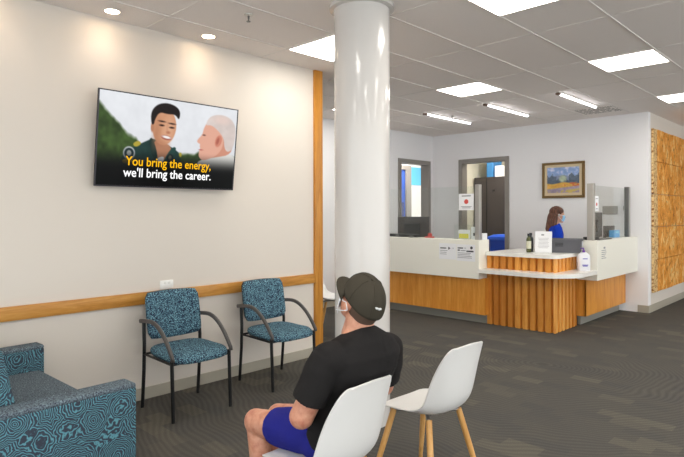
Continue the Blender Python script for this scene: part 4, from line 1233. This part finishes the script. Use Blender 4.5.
# t-shirt
bm = B()
loft(bm, MO, [(-0.128, 0, 1.006, 0.070, 0.072, -0.32), (-0.138, 0, 0.990, 0.084, 0.115, -0.2), (-0.145, 0, 0.965, 0.100, 0.178, -0.1), (-0.152, 0, 0.915, 0.115, 0.208, 0), (-0.145, 0, 0.85, 0.118, 0.202, 0), (-0.105, 0, 0.76, 0.112, 0.182, 0), (-0.065, 0, 0.67, 0.116, 0.176, 0), (-0.025, 0, 0.58, 0.128, 0.180, 0), (0.0, 0, 0.51, 0.135, 0.178, 0), (0.0, 0, 0.485, 0.125, 0.170, 0)], 36)
for s, (sh, el_, wr) in arms.items():
    a = Vector(sh); b = Vector(el_); d = (b-a)
    xell(bm, MO, (sh[0], sh[1]*0.86, sh[2]-0.005), (0.082, 0.088, 0.074))
    # open-ended sleeve, flat at its hem
    dd = d.normalized(); u_ = dd.orthogonal().normalized(); v__ = dd.cross(u_)
    st = [(-0.02, 0.062), (0.04, 0.071), (0.10, 0.071), (0.150, 0.073), (0.180, 0.072)]
    rings(bm, [[MO @ q for q in ring(a+dd*k, u_*r_, v__*r_*1.02, 20)] for k, r_ in st])
# a few soft folds
bm = remesh(bm, 0.0055, 6)
for v in bm.verts:
    q = v.co
    a = mnoise.noise(Vector((q.x*7, q.y*7, q.z*13)))*0.006+mnoise.noise(Vector((q.x*14+3, q.y*14, q.z*22)))*0.003
    v.co += v.normal*a if v.normal.length > 0 else Vector((0, 0, 0))
obj('t_shirt', bm, M_tshirt, man, smooth='all')
# shorts
bm = B()
loft(bm, MO, [(0.0, 0, 0.62, 0.135, 0.170, 0), (0.005, 0, 0.55, 0.15, 0.182, 0), (0.01, 0, 0.50, 0.145, 0.180, 0), (0.01, 0, 0.470, 0.12, 0.165, 0)], 30)
for s, (h_, k_, a_) in legs.items():
    a = Vector((0.02, h_[1]*1.02, 0.545)); b = Vector(k_); dd = (b-a).normalized(); L_ = 0.268
    u_ = Vector((0, 1, 0)); u_ = (u_-dd*u_.dot(dd)).normalized(); v__ = dd.cross(u_)
    rings(bm, [[MO @ q for q in ring(a+dd*k, u_*r_, v__*r_*0.93, 22)] for k, r_ in ((0, 0.092), (0.1, 0.098), (0.22, 0.095), (L_, 0.090))])
bm = remesh(bm, 0.006, 4)
for v in bm.verts:
    q = v.co; v.co += v.normal*(mnoise.noise(Vector((q.x*12, q.y*16, q.z*12)))*0.006)
obj('shorts', bm, M_shorts, man, smooth='all')
# shoes
for s, (h_, k_, a_) in legs.items():
    bm = B(); xell(bm, MO, (a_[0]-0.02, a_[1], 0.055), (0.055, 0.042, 0.050)); xcap(bm, MO, (a_[0], a_[1], 0.045), (a_[0]+0.16, a_[1], 0.040), 0.044, 0.038); 
    bm = remesh(bm, 0.007, 4); 
    for v in bm.verts:
        v.co.z = max(v.co.z, 0.004)
    obj('shoe', bm, M_blackp, man, smooth='all')
# cap: crown (upper half of a head-shaped dome), brim, strap band, mark
bm = B()
nu, nv = 40, 14
def crown_pt(u, v, g=0.0):
    th = 2*PI*u; ph = PI/2*v            # v=1 top
    rx, ry, rz = 0.112+g, 0.090+g, 0.110+g
    x = -0.012+rx*math.cos(th)*math.cos(ph)**0.85 if v < 1 else -0.012
    y = ry*math.sin(th)*math.cos(ph)**0.85 if v < 1 else 0
    z = 0.028+rz*math.sin(ph)
    # front panel stands taller, back edge drops
    back = max(0.0, -math.cos(th)); front = max(0.0, math.cos(th))
    z += -0.024*back*(1-v)**1.2 - 0.004*front*(1-v) + 0.012*front*math.sin(ph*2)
    return HM @ Vector((x, y, z))
rows_ = [[bm.verts.new(crown_pt(i/nu, j/nv)) for i in range(nu)] for j in range(nv)]
top = bm.verts.new(crown_pt(0, 1))
for a, b in zip(rows_[:-1], rows_[1:]):
    for i in range(nu): bm.faces.new((a[i], a[(i+1) % nu], b[(i+1) % nu], b[i]))
for i in range(nu): bm.faces.new((rows_[-1][i], rows_[-1][(i+1) % nu], top))
bm = evalmods(bm, [('SOLIDIFY', dict(thickness=0.004, offset=-1.0))])
cap_o = obj('cap', bm, M_capm, man, smooth='all')
bm = B(); rs = []
for k in range(9):
    f = k/8
    row = []
    for i in range(17):
        g = 2*i/16-1
        ang = g*1.05
        r0x, r0y = 0.108, 0.088
        x0 = -0.012+r0x*math.cos(ang); y0 = r0y*math.sin(ang)
        reach = 0.072*(1-abs(g)**2.6)
        x = x0+reach*f; y = y0*(1+0.10*f*(1-abs(g)))
        z = 0.030-0.026*(g*g)*f-0.012*f
        row.append(bm.verts.new(HM @ Vector((x, y, z))))
    rs.append(row)
for a, b in zip(rs[:-1], rs[1:]):
    for i in range(16): bm.faces.new((a[i], a[i+1], b[i+1], b[i]))
bm = evalmods(bm, [('SOLIDIFY', dict(thickness=0.006, offset=0.0))])
obj('brim', bm, M_capm, cap_o, smooth='all')
bm = B(); xell(bm, HM, (-0.012, 0, 0.139), (0.009, 0.009, 0.005)); obj('button', bm, M_capm, cap_o, smooth='all')
bm = B()   # panel seam across the crown
for sd in (0.07, 0.43, 0.25, 0.75):
    tube(bm, [crown_pt(sd, j/12, 0.001) for j in range(0, 12)], 0.0018, 6)
obj('seam', bm, M_capm, cap_o, smooth='all')
bm = B()   # small white embroidered mark at the back, two short words
for (ua, ub, vz) in ((0.455, 0.472, 0.30), (0.478, 0.508, 0.285)):
    tube(bm, [crown_pt(ua+(ub-ua)*k/4, vz+0.012*((k % 2)), 0.002) for k in range(5)], 0.0045, 6)
obj('embroidery', bm, mat('white_thread', (225, 225, 225), 0.7), cap_o, smooth='all')
# cropped hair under the cap
bm = B(); xell(bm, HM, (-0.030, 0, 0.010), (0.082, 0.0765, 0.078)); xell(bm, HM, (-0.050, 0, -0.022), (0.055, 0.062, 0.055))
bm = remesh(bm, 0.006, 3); obj('hair', bm, M_stubble, man, smooth='all')
# face mask with ear loops
def face_mask(M, parent, m_front, m_loop, sides=(1, -1)):
    bm = B(); rs = []
    for j in range(9):
        f = j/8; z = 0.000-0.088*f
        row = []
        for i in range(13):
            g = 2*i/12-1
            x = 0.118-0.050*g*g-0.010*abs(2*f-1)-0.012*f; y = 0.064*g
            row.append(bm.verts.new(M @ Vector((x, y, z))))
        rs.append(row)
    for a, b in zip(rs[:-1], rs[1:]):
        for i in range(12): bm.faces.new((a[i], a[i+1], b[i+1], b[i]))
    bm = evalmods(bm, [('SOLIDIFY', dict(thickness=0.003, offset=0.0))])
    mk = obj('face_mask', bm, m_front, parent, smooth='all')
    for s in sides:
        for za in (-0.004, -0.080):
            bm = B(); tube(bm, [M @ Vector(p) for p in ((0.062, 0.064*s, za), (0.03, 0.079*s, za*0.7+0.002), (0.0, 0.088*s, 0.016 if za > -0.01 else -0.03), (-0.024, 0.088*s, -0.008))], 0.0022, 6)
            obj('ear_loop', bm, m_loop, mk, smooth='all')
face_mask(HM, man, M_maskw, M_maskw)

# ---- woman behind the desk
WO = frame3((-3.37, 7.88, -0.01), (0.80, 0.60, 0))
wo = thing('person', (-3.37, 7.88, 0), 'woman with long brown hair, blue top and face mask behind the reception desk', 'person')
WH = Matrix.Translation(WO @ Vector((0.045, 0, 1.475))) @ frame3((0, 0, 0), (0.82, 0.57, 0), -0.10) @ Matrix.Diagonal((0.95, 0.95, 0.95, 1))
bm = B(); head_shapes(bm, WH)
loft(bm, WO, [(0.005, 0, 1.36, 0.04, 0.05, 0), (0.0, 0, 1.32, 0.06, 0.10, 0), (0.0, 0, 1.26, 0.08, 0.14, 0), (0.0, 0, 1.15, 0.09, 0.13, 0), (0.0, 0, 1.02, 0.085, 0.12, 0), (-0.01, 0, 0.88, 0.10, 0.15, 0), (-0.01, 0, 0.78, 0.09, 0.14, 0)])
xcap(bm, WO, (0.0, 0, 1.30), (0.02, 0, 1.39), 0.050, 0.048)
for s in (1, -1):
    xcap(bm, WO, (-0.01, 0.075*s, 0.82), (0.0, 0.08*s, 0.45), 0.078, 0.052); xcap(bm, WO, (0.0, 0.08*s, 0.45), (-0.02, 0.08*s, 0.08), 0.050, 0.033)
    sh, el_, wr = (0.0, 0.165*s, 1.285), (0.03, 0.20*s, 1.02), (0.23, 0.13*s, 0.99)
    xcap(bm, WO, sh, el_, 0.042, 0.034); xcap(bm, WO, el_, wr, 0.034, 0.023); hand(bm, WO, wr, (1, -0.15*s, -0.05), (0, 0, 1), -s, 0.4, 0.0085)
bm = remesh(bm, 0.006, 4); obj('body', bm, M_skinw, wo, smooth='all')
eyes(WH, wo)
bm = B()
loft(bm, WO, [(0.0, 0, 1.335, 0.070, 0.115, 0.35), (0.0, 0, 1.29, 0.092, 0.165, 0.1), (0.005, 0, 1.20, 0.112, 0.165, 0), (0.01, 0, 1.10, 0.105, 0.150, 0), (0.0, 0, 0.98, 0.105, 0.150, 0), (-0.01, 0, 0.84, 0.125, 0.178, 0)], 30)
for s in (1, -1):
    a = Vector((0.0, 0.160*s, 1.285)); b = Vector((0.03, 0.20*s, 1.02)); dd = (b-a).normalized(); u_ = dd.orthogonal().normalized(); v__ = dd.cross(u_)
    xell(bm, WO, (0, 0.15*s, 1.28), (0.062, 0.062, 0.055))
    rings(bm, [[WO @ q for q in ring(a+dd*k, u_*r_, v__*r_, 18)] for k, r_ in ((-0.01, 0.05), (0.05, 0.054), (0.20, 0.050))])
bm = remesh(bm, 0.007, 5); obj('blouse', bm, M_bluetop, wo, smooth='all')
bm = B(); loft(bm, WO, [(-0.01, 0, 0.90, 0.110, 0.155, 0), (-0.01, 0, 0.80, 0.118, 0.168, 0), (-0.01, 0, 0.74, 0.10, 0.155, 0)], 24)
for s in (1, -1): xcap(bm, WO, (-0.01, 0.080*s, 0.80), (0.0, 0.085*s, 0.45), 0.088, 0.066); xcap(bm, WO, (0.0, 0.085*s, 0.45), (-0.02, 0.085*s, 0.11), 0.066, 0.052)
bm = remesh(bm, 0.008, 4); obj('trousers', bm, M_darkcloth, wo, smooth='all')
for s in (1, -1):
    bm = B(); xcap(bm, WO, (-0.05, 0.085*s, 0.042), (0.13, 0.09*s, 0.036), 0.040, 0.034); bm = remesh(bm, 0.008, 3)
    obj('shoe', bm, M_blackp, wo, smooth='all')
bm = B()   # long hair: skull cap, back fall and front strands over the shoulder
xell(bm, WH, (-0.022, 0, 0.045), (0.103, 0.087, 0.090)); xell(bm, WH, (-0.055, 0, -0.02), (0.075, 0.080, 0.085))
xcap(bm, WH, (-0.075, 0.0, -0.03), (-0.105, 0.0, -0.22), 0.066, 0.050)
for s in (1, -1):
    xcap(bm, WH, (-0.035, 0.072*s, 0.0), (-0.050, 0.082*s, -0.16), 0.030, 0.034); xcap(bm, WH, (-0.050, 0.082*s, -0.16), (-0.005, 0.085*s, -0.285), 0.036, 0.020)
    xcap(bm, WH, (-0.09, 0.04*s, -0.10), (-0.11, 0.05*s, -0.26), 0.04, 0.022)
bm = remesh(bm, 0.006, 4)
for v in bm.verts:
    q = v.co; v.co += v.normal*(mnoise.noise(Vector((q.x*50, q.y*50, q.z*6)))*0.006)
obj('hair', bm, M_hair, wo, smooth='all')
face_mask(WH, wo, M_mask, M_maskw)
bm = B(); xell(bm, WH, (0.0, -0.098, -0.006), (0.014, 0.007, 0.016)); obj('earpiece', bm, M_alu, wo, smooth='all')

# ------------------------------------------------------------------ world and view
w = bpy.data.worlds.new('world'); scene.world = w; w.use_nodes = True
w.node_tree.nodes['Background'].inputs['Color'].default_value = (0.95, 0.97, 1.0, 1)
w.node_tree.nodes['Background'].inputs['Strength'].default_value = 2.1
vs = scene.view_settings
vs.view_transform = 'Standard'; vs.look = 'None'; vs.gamma = 1.0; vs.exposure = 0.48
try: vs.use_curve_mapping = False
except Exception: pass
scene.cycles.max_bounces = 10
